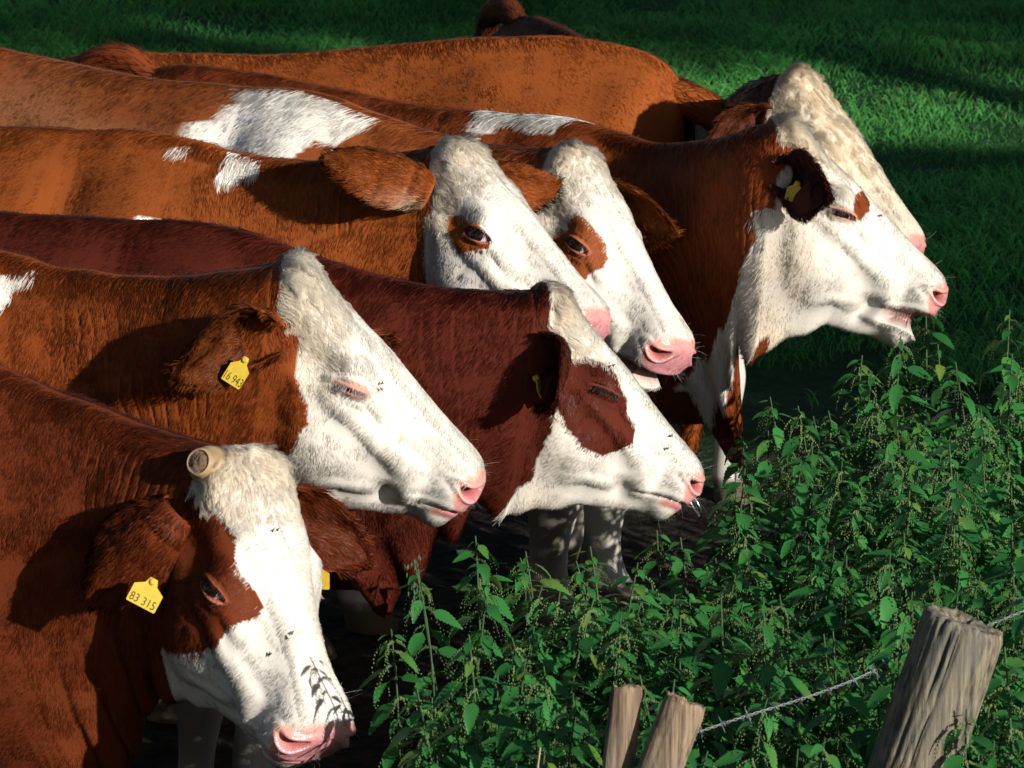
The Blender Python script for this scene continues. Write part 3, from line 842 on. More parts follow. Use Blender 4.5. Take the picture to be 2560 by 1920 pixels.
def build_tag(ear, EP, e, origin):
    t = e['tag']
    c = np.array(t['pos']) - origin
    x = unit(np.array(t['x'], float)); y = np.array(t['y'], float); y = unit(y - x * (x @ y)); z = np.cross(x, y)
    w, h = t.get('w', .055), t.get('h', .062)
    out = [(-.5, -1), (.5, -1), (.53, -.96), (.53, -.40), (.22, -.22), (.13, .0), (-.13, .0), (-.22, -.22), (-.53, -.40), (-.53, -.96)]
    pts = np.array(out) * np.array([w, h])
    th = .0012
    def put(p, zz): return c + np.outer(p[:, 0], x) + np.outer(p[:, 1], y) + z * zz
    front, back = put(pts, th), put(pts, -th)
    n = len(pts)
    bm_v = np.concatenate([front, back])
    fs = [list(range(n)), list(range(2 * n - 1, n - 1, -1))] + [[i, n + i, n + (i + 1) % n, (i + 1) % n] for i in range(n)]
    me = bpy.data.meshes.new("ear_tag"); mats = [TAGY, TAGINK]
    V = [tuple(v) for v in bm_v]; mi = [0] * len(fs)
    def glyphs(text, size, ox, oy, zz):
        cu = bpy.data.curves.new("t", 'FONT'); cu.body = text; cu.size = size; cu.align_x = 'CENTER'; cu.resolution_u = 3
        ob = bpy.data.objects.new("t", cu); col.objects.link(ob)
        dg = bpy.context.evaluated_depsgraph_get(); m2 = bpy.data.meshes.new_from_object(ob.evaluated_get(dg))
        P2 = np.array([v.co[:2] for v in m2.vertices]) * np.array([t.get('tx', 1.0), 1]) + np.array([ox, oy])
        o0 = len(V); V.extend(tuple(v) for v in put(P2, zz))
        for p in m2.polygons: fs.append([o0 + k for k in p.vertices]); mi.append(1)
        bpy.data.objects.remove(ob); bpy.data.meshes.remove(m2); bpy.data.curves.remove(cu)
    if t.get('text'):
        glyphs(t['text'], h * .40, 0, -h * .93, th + .0004)
        if t.get('small'): glyphs(t['small'], h * .14, 0, -h * .45, th + .0004)
    # stud
    o0 = len(V); k = 10
    for zz, r in ((-.006, .0065), (.004, .0065), (.006, .004)):
        for i in range(k):
            a = 2 * math.pi * i / k
            V.append(tuple(c + x * r * math.cos(a) + y * (r * math.sin(a) - .006) + z * zz))
    for q in range(2):
        for i in range(k): fs.append([o0 + q * k + i, o0 + q * k + (i + 1) % k, o0 + (q + 1) * k + (i + 1) % k, o0 + (q + 1) * k + i]); mi.append(0)
    fs.append([o0 + 2 * k + i for i in range(k)]); mi.append(0)
    me.from_pydata(V, [], fs); me.update()
    for m in mats: me.materials.append(m)
    me.polygons.foreach_set("material_index", mi)
    return link("ear_tag", me, ear)

HAIR = 1.0
EARS = []
# ==== SECTION cows
HEADW = lambda u0=2.06: ('w', [(u0, -.6), (3.2, -.6), (3.2, 1.6), (u0, 1.6)])
PATCH = {'A':[('b',[(1.955,0.15),(2.044,0.145),(2.102,0.115),(2.153,0.095),(2.2,0.075),(2.232,0.07),(2.263,0.105),(2.293,0.115),(2.328,0.105),(2.359,0.095),(2.384,0.1),(2.394,0.125),(2.369,0.19),(2.354,0.23),(2.343,0.3),(2.288,0.345),(2.227,0.38),(2.118,0.415),(1.946,0.44),(1.577,0.435),(1.414,0.385),(1.604,0.305),(1.82,0.175)])],'B':[('b',[(2.0,0.175),(2.044,0.155),(2.093,0.145),(2.111,0.185),(2.111,0.235),(2.111,0.275),(2.146,0.31),(2.153,0.34),(2.132,0.36),(2.118,0.395),(2.074,0.41),(2.033,0.4),(2.033,0.365),(1.991,0.365),(1.946,0.335),(1.982,0.27)]),('w',[(0.913,0.065),(0.971,0.055),(1.018,0.045),(1.126,0.03),(1.063,0.05),(1.018,0.065),(1.0,0.085),(0.971,0.105),(0.928,0.13)])],'C':[('b',[(2.033,-0.01),(2.044,-0.005),(2.022,0.085),(2.044,0.14),(2.102,0.145),(2.139,0.16),(2.146,0.19),(2.194,0.145),(2.227,0.135),(2.268,0.135),(2.318,0.145),(2.359,0.15),(2.364,0.2),(2.411,0.205),(2.411,0.28),(2.354,0.34),(2.298,0.37),(2.217,0.37),(2.189,0.36),(2.146,0.35),(2.118,0.33),(2.102,0.32),(2.102,0.375),(2.074,0.415),(2.074,0.44),(2.022,0.455),(1.991,0.47),(1.955,0.49),(1.973,0.495),(1.766,0.495),(1.73,0.36),(1.838,0.165),(1.937,0.05)]),('w',[(2.022,0.455),(2.074,0.44),(2.146,0.45),(2.247,0.485),(2.374,0.495),(2.359,0.495),(2.167,0.495),(1.973,0.495),(1.955,0.49),(1.991,0.47)])],'D':[('b',[(2.125,0.24),(2.132,0.22),(2.189,0.18),(2.237,0.17),(2.278,0.16),(2.323,0.17),(2.318,0.21),(2.258,0.25),(2.217,0.28),(2.194,0.295),(2.172,0.27),(2.132,0.26)]),('b',[(1.874,0.085),(2.011,0.12),(2.074,0.165),(2.065,0.245),(1.991,0.31),(1.946,0.31),(1.874,0.275),(1.874,0.16)]),('w',[(1.108,0.075),(1.135,0.055),(1.153,0.01),(1.288,0.025),(1.27,0.065),(1.216,0.065),(1.171,0.085),(1.126,0.085)]),('w',[(0.928,0.045),(0.957,0.03),(1.0,0.03),(0.957,0.045)]),('w',[(0.87,0.155),(0.899,0.155),(0.928,0.15),(0.928,0.16),(0.884,0.165)])],'E':[('b',[(2.211,0.135),(2.242,0.125),(2.298,0.12),(2.338,0.11),(2.369,0.135),(2.374,0.17),(2.338,0.245),(2.328,0.285),(2.258,0.285),(2.211,0.28),(2.167,0.28),(2.153,0.265),(2.172,0.22),(2.206,0.19),(2.189,0.18)]),('w',[(0.71,0.015),(0.739,0.015),(0.87,0.015),(1.0,0.02),(1.216,0.025),(1.126,0.06),(1.0,0.1),(0.942,0.1),(0.913,0.125),(0.884,0.145),(0.826,0.15),(0.725,0.13),(0.696,0.12),(0.681,0.11),(0.681,0.085),(0.696,0.075),(0.71,0.05),(0.725,0.04)])],'F':[('b',[(1.928,0.05),(2.033,0.1),(2.102,0.09),(2.132,0.11),(2.065,0.175),(2.022,0.225),(1.973,0.275),(1.901,0.31),(1.856,0.24),(1.856,0.105)]),('b',[(2.293,0.135),(2.359,0.02),(2.374,0.055),(2.379,0.09),(2.338,0.17),(2.303,0.175)]),('w',[(1.901,0.305),(1.946,0.355),(1.874,0.38),(1.838,0.405),(1.748,0.41),(1.631,0.425),(1.505,0.415),(1.387,0.41),(1.18,0.4),(0.957,0.44),(1.27,0.45),(1.937,0.5),(2.011,0.465),(2.093,0.47),(2.132,0.44),(2.211,0.47),(2.139,0.3)]),('w',[(0.667,0.0),(0.71,0.0),(0.783,0.0),(0.899,0.0),(0.957,0.0),(0.87,0.025),(0.841,0.04),(0.783,0.045),(0.739,0.025),(0.71,0.035),(0.696,0.055),(0.681,0.06),(0.681,0.015)])]}
COWS = [
 dict(id='A', rot=(-57, 55, -19), t=(-.482, 7.18, 1.252), s=1.02, broad=1.15, broad_m=1.12, withers=(-1.12, 7.50, 1.37), bs=.96, bwid=.85, heading=-24, deep=.14, dewlap=.12, brown=(.122, .0250, .0070), lid=.8, patches=[HEADW(2.05)],
      label='nearest reddish cow, head lowered, with a sawn horn stub and ear tag 83 315', horn=((50, -250, -50), (-.12, -.93, .30)),
      ears=[dict(side=-1, dir=(-.72, -.05, -.69), open=(-.5, .6, -.62), L=.215, W=.08, tag=dict(pos=(-.640, 7.020, 1.058), x=(.86, -.05, -.46), y=(.0, .30, 1.0), w=.054, h=.056, text='83 315', tx=.82)), dict(side=1, dir=(.77, .41, -.48), open=(.4, -.8, .3), L=.235, W=.075, tag=dict(pos=(-.366, 7.30, 1.0), x=(.95, -.2, .05), y=(-.1, .2, 1.0), w=.050, h=.050))]),
 dict(id='B', rot=(-1.3, 47.9, -3.1), t=(-.434, 7.934, 1.432), s=1.088, withers=(-1.15, 8.22, 1.40), heading=-20, brown=(0.200, 0.0454, 0.0096), lid=.1, fold=.003, dewlap=.09, patches=[HEADW(2.04)], lidcol=(.50, .20, .14), lash=(.35, .30, .27),
      label='white-faced brown cow with closed pale eyelashes and yellow ear tag 16 943',
      ears=[dict(side=-1, dir=(-.82, -.53, -.10), open=(.75, -.55, -.35), W=.085, inner=(.13, .034, .009), tag=dict(pos=(-.519, 7.785, 1.268), x=(.80, -.25, -.45), y=(.12, .35, 1.0), w=.040, h=.062, text='16 943', tx=.64)), dict(side=1, dir=(.78, .55, -.29), open=(.5, .3, .6), L=.25)]),
 dict(id='C', rot=(-1.5, 49.9, -17.9), t=(.071, 8.319, 1.283), s=.975, withers=(-.68, 8.55, 1.37), heading=-25, brown=(0.074, 0.0126, 0.0062), lid=.05, fold=.0018, dewlap=.105, patches=[HEADW(2.06)], lidcol=(.12, .035, .02),
      label='dark maroon cow with a metal ring in its nose and closed eyes', ring=((1455, 0, -150), (.42, -.05, -.9)),
      ears=[dict(side=-1, dir=(.12, -.84, -.50), open=(-.75, -.45, .2), L=.17, W=.075, tag=dict(pos=(.048, 8.17, 1.129), x=(.2, .95, .1), y=(-.45, -.1, 1.0), w=.05, h=.06))]),
 dict(id='D', rot=(-40.5, 37.1, -15.2), t=(-.123, 9.183, 1.412), s=1.025, broad=1.05, withers=(-.86, 9.42, 1.39), heading=-25, brown=(0.240, 0.0599, 0.0123), fold=.008, patches=[HEADW(2.04)], lidcol=(.48, .17, .12),
      label='white-faced cow with open eye in a small brown ring and big outspread ears',
      ears=[dict(side=-1, dir=(-.89, -.12, .44), open=(.38, .45, -.80), L=.24, W=.082, fringe=1, hairs=12000), dict(side=1, dir=(.9, .4, .15), open=(.3, .6, -.5), L=.205, W=.075)]),
 dict(id='E', rot=(-49.5, 45.2, -21.9), t=(.152, 9.555, 1.323), s=1.071, broad=1.05, withers=(-.52, 9.88, 1.40), heading=-35, brown=(0.240, 0.0648, 0.0178), pale=.42, mouth=6, patches=[HEADW(2.04)], lid=.7,
      label='cow with a brown patch over its eye, pink muzzle and white patch on its back',
      ears=[dict(side=1, dir=(.94, -.30, -.15), open=(.1, -.9, -.35), L=.215, W=.085, flat=.6)]),
 dict(id='F', rot=(-5.7, 43.3, -16.2), t=(.633, 9.566, 1.385), s=1.055, withers=(.1224, 10.06, 1.296), bs=.928, heading=-36, tail_hair=2500, brown=(0.180, 0.0405, 0.0103), fold=.006, tuft=2.4, lid=.3, mouth=9, dewlap=.15, brisket=.30, legw=1.35, poll_u=.32, patches=[HEADW(2.04)], lidcol=(.50, .20, .13), cream=.65,
      label='brown cow with its mouth open, white throat and dark ear turned forward',
      ears=[dict(side=-1, dir=(.6, -.8, -.05), open=(-.80, -.55, .15), L=.17, W=.074, flat=.5, color=(.06, .016, .012), tag=dict(pos=(.668, 9.398, 1.272), x=(.88, -.36, -.20), y=(-.25, .2, 1.0), w=.040, h=.050))]),
 dict(id='G', rot=(-39, 44.6, -20.9), t=(.719, 10.06, 1.410), s=.997, broad=1.22, withers=(.48, 11.1, 1.19), heading=-68, bs=.85, brown=(.085, .022, .008), lid=.2, white=(.60, .54, .44), patches=[HEADW(2.02)], cream=.7, cream_u=2.75, tuft=1.0, curl=.9, poll_u=.6, tail_hair=1500,
      label='cow with a curly cream-white head rising behind the open-mouthed cow',
      ears=[dict(side=-1, dir=(-.8, -.3, -.4), open=(.3, -.8, 0))]),
 dict(id='H', rot=(160, 75, 0), t=(-1.95, 11.5, .50), s=1.0, withers=(-1.08, 11.02, 1.285), heading=160, bpitch=5.4, brown=(0.270, 0.0680, 0.0137), patches=[HEADW(2.05)], tail_hair=6000,
      label='orange-brown cow standing the other way, its rump and tail towards the right'),
]
for c in COWS: c['patches'] = c['patches'] + [(k, p) for k, p in PATCH.get(c['id'], [])]
BUILT = [build_cow(c) for c in COWS]
# ==== SECTION flies
FLYM = mat_plain("fly_body", (.012, .011, .012), rough=.35)
WING = mat_plain("fly_wing", (.10, .09, .08), rough=.3)
def fly_mesh():
    G = []
    for path, rad in (([(-.0045, 0, .002), (-.0035, 0, .0022), (-.001, 0, .0024), (.001, 0, .0024)], (.0003, .0017, .0019, .0010)),
                      ([(.001, 0, .0024), (.002, 0, .0025), (.0032, 0, .0024)], (.0010, .0017, .0006)), ([(.003, 0, .0022), (.0040, 0, .0022), (.0047, 0, .002)], (.0008, .0014, .0003))):
        G.append(tube_grid(path, rad, n=8, per=3))
    V, F, off = [], [], 0
    for g in G: V.append(g.reshape(-1, 3)); F.append(grid_faces(g.shape[0], 8, off)); off += g.shape[0] * 8
    nb = sum(len(f) for f in F)
    for sy in (-1, 1):
        V.append(np.array([(.001, .0008 * sy, .0035), (-.0025, .0035 * sy, .004), (-.0065, .0030 * sy, .0042), (-.005, .0006 * sy, .0042)])); F.append(np.array([[off, off + 1, off + 2, off + 3]])); off += 4
        for x in (-.001, .001, .0025):
            V.append(np.array([(x, .0008 * sy, .0018), (x + .0003, .0008 * sy, .0018), (x + .0005, .0036 * sy, -.0002), (x + .0002, .0036 * sy, -.0002)])); F.append(np.array([[off, off + 1, off + 2, off + 3]])); off += 4
    F = np.concatenate(F)
    mi = np.zeros(len(F), int); mi[nb] = 1; mi[nb + 4] = 1
    return mesh_np("fly", np.concatenate(V), F, [FLYM, WING], mat_idx=mi)
FLY = fly_mesh()
for p, n, lb in [
    ((-.401, 6.981, .961), (-.22, -.92, .32), 'black fly on the white nose bridge of the nearest cow, lower of a pair'),
    ((-.393, 6.983, .968), (.12, -.89, .45), 'black fly on the white nose bridge of the nearest cow, upper of a pair'),
    ((-.433, 6.972, .931), (-.02, -.94, .33), 'small black fly alone on the cheek of the nearest cow'),
    ((-.426, 7.082, 1.128), (.58, -.56, .6), 'black fly on the white forehead of the horned cow'),
    ((-.263, 7.835, 1.201), (.83, -.49, .28), 'fly just above the closed eye corner of the cow tagged 16 943'),
    ((-.264, 7.828, 1.192), (.8, -.56, .24), 'fly just below the closed eye corner of the cow tagged 16 943'),
    ((.206, 8.208, 1.137), (.48, -.59, .65), 'black fly at the top of the maroon cow\'s brown eye patch'),
    ((.328, 8.263, .971), (.48, -.69, .54), 'black fly on the nose ridge of the nose-ringed cow'),
    ((.322, 8.246, .95), (.34, -.83, .44), 'black fly a little below the nose ridge of the nose-ringed cow'),
    ((.867, 9.494, 1.167), (.52, -.74, .42), 'dark fly beside the eye patch of the open-mouthed cow')]:
    o = link("fly", FLY); o.location = Vector(p) + Vector(n) * .0055
    q = Vector(n).to_track_quat('Z', 'Y'); o.rotation_euler = (q.to_matrix() @ Matrix.Rotation(random.uniform(0, 6.28), 3, 'Z')).to_euler()
    o.scale = (.85,) * 3
    tag(o, lb, 'fly', 'flies on the cows')

# ==== SECTION ground and field
def mat_ground():
    m, n, l, out = new_mat("pasture_ground")
    tc = n.new("ShaderNodeTexCoord"); sp = n.new("ShaderNodeSeparateXYZ"); l.new(tc.outputs["Object"], sp.inputs[0])
    nz = n.new("ShaderNodeTexNoise"); nz.inputs["Scale"].default_value = 1.2; nz.inputs["Detail"].default_value = 8
    l.new(tc.outputs["Object"], nz.inputs["Vector"])
    ad = n.new("ShaderNodeMath"); ad.operation = 'MULTIPLY_ADD'; ad.inputs[1].default_value = 3.0
    l.new(nz.outputs["Fac"], ad.inputs[0]); l.new(sp.outputs["Y"], ad.inputs[2])
    mr = n.new("ShaderNodeMapRange"); mr.inputs[1].default_value = 12.6; mr.inputs[2].default_value = 14.2
    l.new(ad.outputs[0], mr.inputs[0])
    n2 = n.new("ShaderNodeTexNoise"); n2.inputs["Scale"].default_value = 18; n2.inputs["Detail"].default_value = 8
    l.new(tc.outputs["Object"], n2.inputs["Vector"])
    soil = n.new("ShaderNodeValToRGB"); soil.color_ramp.elements[0].position = .35; soil.color_ramp.elements[1].position = .7
    soil.color_ramp.elements[0].color = (.012, .010, .008, 1); soil.color_ramp.elements[1].color = (.042, .033, .025, 1)
    l.new(n2.outputs["Fac"], soil.inputs[0])
    gr = n.new("ShaderNodeValToRGB"); gr.color_ramp.elements[0].color = (.008, .035, .010, 1); gr.color_ramp.elements[1].color = (.02, .085, .022, 1)
    l.new(n2.outputs["Fac"], gr.inputs[0])
    mx = n.new("ShaderNodeMix"); mx.data_type = 'RGBA'
    l.new(mr.outputs[0], mx.inputs[0]); l.new(soil.outputs[0], mx.inputs[6]); l.new(gr.outputs[0], mx.inputs[7])
    bp = n.new("ShaderNodeBump"); bp.inputs["Strength"].default_value = .8; bp.inputs["Distance"].default_value = .04
    l.new(n2.outputs["Fac"], bp.inputs["Height"])
    b = n.new("ShaderNodeBsdfPrincipled"); b.inputs["Roughness"].default_value = .95; b.inputs["Specular IOR Level"].default_value = .1
    l.new(mx.outputs[2], b.inputs["Base Color"]); l.new(bp.outputs[0], b.inputs["Normal"]); l.new(b.outputs[0], out.inputs[0])
    return m

def ground_h(x, y):
    P = np.stack([x, y, np.zeros_like(x)], -1)
    near = sstep(60, 25, np.hypot(x, y - 12))
    return near * (.05 * vnoise(P, .55, 201) + .02 * vnoise(P, 2.2, 202))

gx = np.unique(np.concatenate([np.linspace(-400, 400, 41), np.linspace(-12, 14, 105)]))
gy = np.unique(np.concatenate([np.linspace(-300, 600, 41), np.linspace(2, 30, 113)]))
GX, GY = np.meshgrid(gx, gy, indexing='ij')
GV = np.stack([GX, GY, ground_h(GX, GY)], -1).reshape(-1, 3)
gi, gj = np.meshgrid(np.arange(len(gx) - 1), np.arange(len(gy) - 1), indexing='ij')
b_ = len(gy)
GQ = np.stack([gi * b_ + gj, (gi + 1) * b_ + gj, (gi + 1) * b_ + gj + 1, gi * b_ + gj + 1], -1).reshape(-1, 4)
tag(link("ground", mesh_np("ground", GV, GQ, [mat_ground()])), kind='structure')

def mat_leaf(name, c1, c2, yellow=(.12, .14, .02), transl=.25, attr=None, spec=.25, ramp_scale=9):
    m, n, l, out = new_mat(name)
    if attr:
        a = n.new("ShaderNodeAttribute"); a.attribute_name = attr; colr = a.outputs["Color"]
    else:
        oi = n.new("ShaderNodeObjectInfo"); tc = n.new("ShaderNodeTexCoord")
        ge = n.new("ShaderNodeNewGeometry")
        nz = n.new("ShaderNodeTexNoise"); nz.inputs["Scale"].default_value = ramp_scale; nz.inputs["Detail"].default_value = 3
        l.new(ge.outputs["Position"], nz.inputs["Vector"])
        av = n.new("ShaderNodeMath"); av.operation = 'ADD'; l.new(oi.outputs["Random"], av.inputs[0]); l.new(nz.outputs["Fac"], av.inputs[1])
        hv = n.new("ShaderNodeMath"); hv.operation = 'MULTIPLY'; hv.inputs[1].default_value = .55; l.new(av.outputs[0], hv.inputs[0])
        cr = n.new("ShaderNodeValToRGB"); e = cr.color_ramp.elements
        e[0].position = .1; e[0].color = (*c1, 1); e[1].position = .72; e[1].color = (*c2, 1)
        e2 = cr.color_ramp.elements.new(.92); e2.color = (*yellow, 1)
        l.new(hv.outputs[0], cr.inputs[0]); colr = cr.outputs[0]
    b = n.new("ShaderNodeBsdfPrincipled"); b.inputs["Roughness"].default_value = .5; b.inputs["Specular IOR Level"].default_value = spec
    t = n.new("ShaderNodeBsdfTranslucent"); mx = n.new("ShaderNodeMixShader"); mx.inputs[0].default_value = transl
    l.new(colr, b.inputs["Base Color"]); l.new(colr, t.inputs[0]); l.new(b.outputs[0], mx.inputs[1]); l.new(t.outputs[0], mx.inputs[2])
    l.new(mx.outputs[0], out.inputs[0])
    return m

LEAF = mat_leaf("nettle_leaf", (.014, .085, .024), (.042, .205, .046), yellow=(.15, .20, .032))
STEM = mat_plain("nettle_stem", (.035, .085, .028), rough=.7)
CATKIN = mat_plain("nettle_catkin", (.085, .135, .042), rough=.8, noise=.3, scale=200)
GRASS = mat_leaf("grass_blade", None, None, attr="hair_color", transl=.3, spec=.15)
STRAW = mat_plain("straw", (.42, .36, .22), rough=.7)

def grass_patch(name, x0, x1, y0, y1, n, hmin, hmax, keep=None):
    x = rng.uniform(x0, x1, n); y = rng.uniform(y0, y1, n)
    P = np.stack([x, y, np.zeros(n)], -1)
    tuss = vnoise(P, 1.3, 211) * .6 + vnoise(P, 3.5, 212) * .5
    k = rng.random(n) < np.clip(.65 + .5 * tuss, .12, 1)
    if keep is not None: k &= keep(x, y, tuss)
    x, y, P, tuss = x[k], y[k], P[k], tuss[k]; n = len(x)
    P[:, 2] = ground_h(x, y) - .005
    N = np.tile(np.array([0, 0, 1.]), (n, 1))
    ang = rng.uniform(0, 6.283, n) + 2 * vnoise(P, .8, 213)
    D = np.stack([np.cos(ang), np.sin(ang), np.zeros(n)], -1)
    h = rng.uniform(hmin, hmax, n) * np.clip(.9 + .8 * tuss, .35, 1.8)
    c = np.array([.066, .275, .062]) * (.55 + .9 * rng.random((n, 1))) * (1 + .35 * vnoise(P, .9, 214)[:, None])
    c = c * (1 + .35 * np.clip(vnoise(P, 2.4, 216), -1, 1)[:, None]); yl = (rng.random((n, 1)) < .05 + .10 * sstep(.3, .7, vnoise(P, 1.6, 217))[:, None])
    c = np.where(yl, np.array([.11, .14, .04]) * (.6 + .6 * rng.random((n, 1))), c)
    ob = add_hair(name, None, P, N, D, h, c, rng.uniform(.0009, .0020, n), curl=.1, lift=1.25, npts=4, smat=GRASS, nmix=.45)
    return tag(ob, kind='stuff')
grass_patch("grass", -5, 6, 12.2, 21.5, int(330000 * HAIR), .05, .13, keep=lambda x, y, t: (y + 1.6 * t + .35 * np.maximum(x - 1.0, 0) > 12.2))
grass_patch("grass", -3, 6, 10.4, 13.2, int(22000 * HAIR), .05, .12, keep=lambda x, y, t: (t > .05) & (x > .9) & (rng.random(len(x)) < sstep(10.6, 12.8, y + .3 * x)))

# ==== SECTION trees beyond the picture whose shade falls on the field
BARK = mat_plain("bark", (.07, .055, .04), rough=.9, noise=.4, scale=12, bump=.5)
CROWN = mat_leaf("tree_leaf", (.012, .05, .012), (.03, .11, .025))
def tree(x, y, h, crown_c, crown_r, n, label):
    root = link("tree", None); root.location = (x, y, 0)
    tag(root, label, 'tree', 'trees beside the pasture')
    pts = [(0, 0, -.2), (.05, .02, h * .3), (-.08, .05, h * .6), (.05, 0, h * .95)]
    G = [tube_grid(pts, (.34, .26, .18, .05), n=12)]
    for k in range(7):
        z = h * random.uniform(.5, .85); a = random.uniform(0, 6.28); r = random.uniform(.5, .9)
        e = (crown_r[0] * r * math.cos(a), crown_r[1] * r * math.sin(a), z + crown_r[2] * random.uniform(.1, .5))
        G.append(tube_grid([(0, 0, z), (e[0] * .5, e[1] * .5, (z + e[2]) / 2 + .1), e], (.09, .06, .02), n=8))
    V, Q, off = [], [], 0
    for g in G: V.append(g.reshape(-1, 3)); Q.append(grid_faces(g.shape[0], g.shape[1], off)); off += g.shape[0] * g.shape[1]
    link("trunk", mesh_np("trunk", np.concatenate(V), np.concatenate(Q), [BARK]), root)
    p = unit(rng.normal(0, 1, (n, 3))) * (rng.random((n, 1)) ** .4) * np.array(crown_r)
    p = p[vnoise(p, .9, 5) > -.55]; m = len(p)
    p = p + np.array(crown_c) - np.array([x, y, 0])
    a, bb_ = unit(rng.normal(0, 1, (m, 3))), rng.normal(0, 1, (m, 3)); bb_ = unit(np.cross(a, bb_))
    s_ = rng.uniform(.10, .22, (m, 1))
    V = np.stack([p - a * s_, p + bb_ * s_ * .5, p + a * s_, p - bb_ * s_ * .5], 1).reshape(-1, 3)
    o = link("crown", mesh_np("crown", V, np.arange(4 * m).reshape(-1, 4), [CROWN], smooth=False), root)
TREES = [(14.9 + 2.3 * q, .5 + .3 * (q % 2), 14.2, (14.9 + 2.3 * q, .5 + .3 * (q % 2), 11.55 - .06 * q), (3.1, 2.2, 3.5), 'tall tree right of the pasture, %s of its row' % w) for q, w in enumerate(('first', 'second', 'third', 'fourth', 'fifth'))] + [(15.3, -.6, 8.2, (14.6, .4, 5.95), (3.7, 1.3, 1.25), 'low spreading tree right of the pasture')]
for q, (x, y, h, cc_, cr_, lb) in enumerate(TREES):
    tree(x, y, h, cc_, cr_, 9000 if q < 5 else 8000, lb)

# ==== SECTION nettles
def leaf_mesh(kind, lod=0):
    """serrated leaf of length 1 along +x, folded along its midrib and drooping"""
    ns = 9 if lod == 0 else 4
    t = np.linspace(0, 1, ns + 1)
    w = .20 * np.interp(t, [0, .08, .2, .35, .55, .75, .9, 1], [.18, .72, .98, 1, .80, .50, .22, .0])
    droop = [.10, .28, .45][kind]; fold = [.35, .55, .25][kind]
    mid = np.stack([t * (1 - .25 * droop * t), np.zeros_like(t) + .02 * np.sin(t * 5 + kind), -droop * t ** 2 * .8], -1)
    V = [tuple(p) for p in mid]; F = []
    for sgn in (-1, 1):
        e0 = len(V)
        for i in range(ns + 1):
            V.append((mid[i, 0] + .02, mid[i, 1] + sgn * w[i], mid[i, 2] + fold * w[i] * .55 + .012 * (i % 2)))
        tt0 = len(V)
        if lod == 0:
            for i in range(ns):
                tm = (t[i] + t[i + 1]) / 2; wm = (w[i] + w[i + 1]) / 2
                pm = (mid[i] + mid[i + 1]) / 2
                V.append((pm[0] + .055, pm[1] + sgn * (wm + .045 * (1 - tm * .5)), pm[2] + fold * wm * .5))
        for i in range(ns):
            q = [i, i + 1, e0 + i + 1, e0 + i]
            F.append(q if sgn > 0 else q[::-1])
            if lod == 0:
                tr = [e0 + i, e0 + i + 1, tt0 + i]
                F.append(tr if sgn > 0 else tr[::-1])
    # stalk
    if lod == 0:
        k = len(V); V += [(-.28, -.012, .0), (-.28, .012, .0), (.01, .012, 0), (.01, -.012, 0)]; F.append([k, k + 1, k + 2, k + 3])
    return V, F
LEAVES = []
for k in range(3):
    V, F = leaf_mesh(k)
    me = bpy.data.meshes.new("leaf"); me.from_pydata(V, [], F); me.update(); me.materials.append(LEAF)
    for p in me.polygons: p.use_smooth = True
    LEAVES.append(me)

def make_plant(seed):
    r = random.Random(seed)
    h = 1.0
    bend = (r.uniform(-.10, .10), r.uniform(-.10, .10))
    path = [(bend[0] * t * t + .012 * math.sin(7 * t + seed), bend[1] * t * t + .012 * math.cos(6 * t + seed), h * t) for t in np.linspace(0, 1, 8)]
    st = tube_grid(path, np.linspace(.0045, .0016, 8), n=6, per=3)
    stem = mesh_np("stem", st.reshape(-1, 3), grid_faces(st.shape[0], st.shape[1]), [STEM])
    P = np.array(path)
    lv, ck = [], []
    z = .99; az = r.uniform(0, 6.28); gap = .016; size = .034
    while z > .46:
        p = np.array([np.interp(z, P[:, 2], P[:, 0]), np.interp(z, P[:, 2], P[:, 1]), z])
        for q in (0, math.pi):
            if z < .8 and r.random() < .12: continue
            a = az + q + r.uniform(-.25, .25)
            lv.append((p, a, r.uniform(-.65, .05) - .6 * (1 - z), r.uniform(-.4, .4), size * r.uniform(.62, 1.25), r.randrange(3)))
            if .55 < z < .975 and r.random() < .8:
                for _ in range(r.randrange(1, 4)): ck.append((p, a + r.uniform(-.9, .9), r.uniform(.035, .085)))
        az += math.pi / 2 + r.uniform(-.2, .2)
        z -= gap; gap = min(gap * 1.26, .048); size = min(size * 1.22, .072)
    # catkins: drooping beaded strings
    V, F = [], []
    for p, a, L in ck:
        d = np.array([math.cos(a), math.sin(a), 0])
        for i in range(15):
            t = i / 14
            c = p + d * L * .65 * math.sin(t * 1.4) + np.array([0, 0, -L * t * t * 1.1 + .01 * t]) + np.array([r.uniform(-1, 1), r.uniform(-1, 1), 0]) * .0015
            s_ = .0021 * (1.15 - .5 * t); k = len(V)
            V += [tuple(c + np.array(o) * s_) for o in ((1, 0, 0), (-.5, .9, 0), (-.5, -.9, 0), (0, 0, 1.5), (0, 0, -1.5))]
            F += [[k, k + 1, k + 3], [k + 1, k + 2, k + 3], [k + 2, k, k + 3], [k + 1, k, k + 4], [k + 2, k + 1, k + 4], [k, k + 2, k + 4]]
    cm = bpy.data.meshes.new("catkins"); cm.from_pydata(V, [], F); cm.update(); cm.materials.append(CATKIN)
    return dict(stem=stem, leaves=lv, catkins=cm)
PLANTS = [make_plant(100 + k) for k in range(9)]

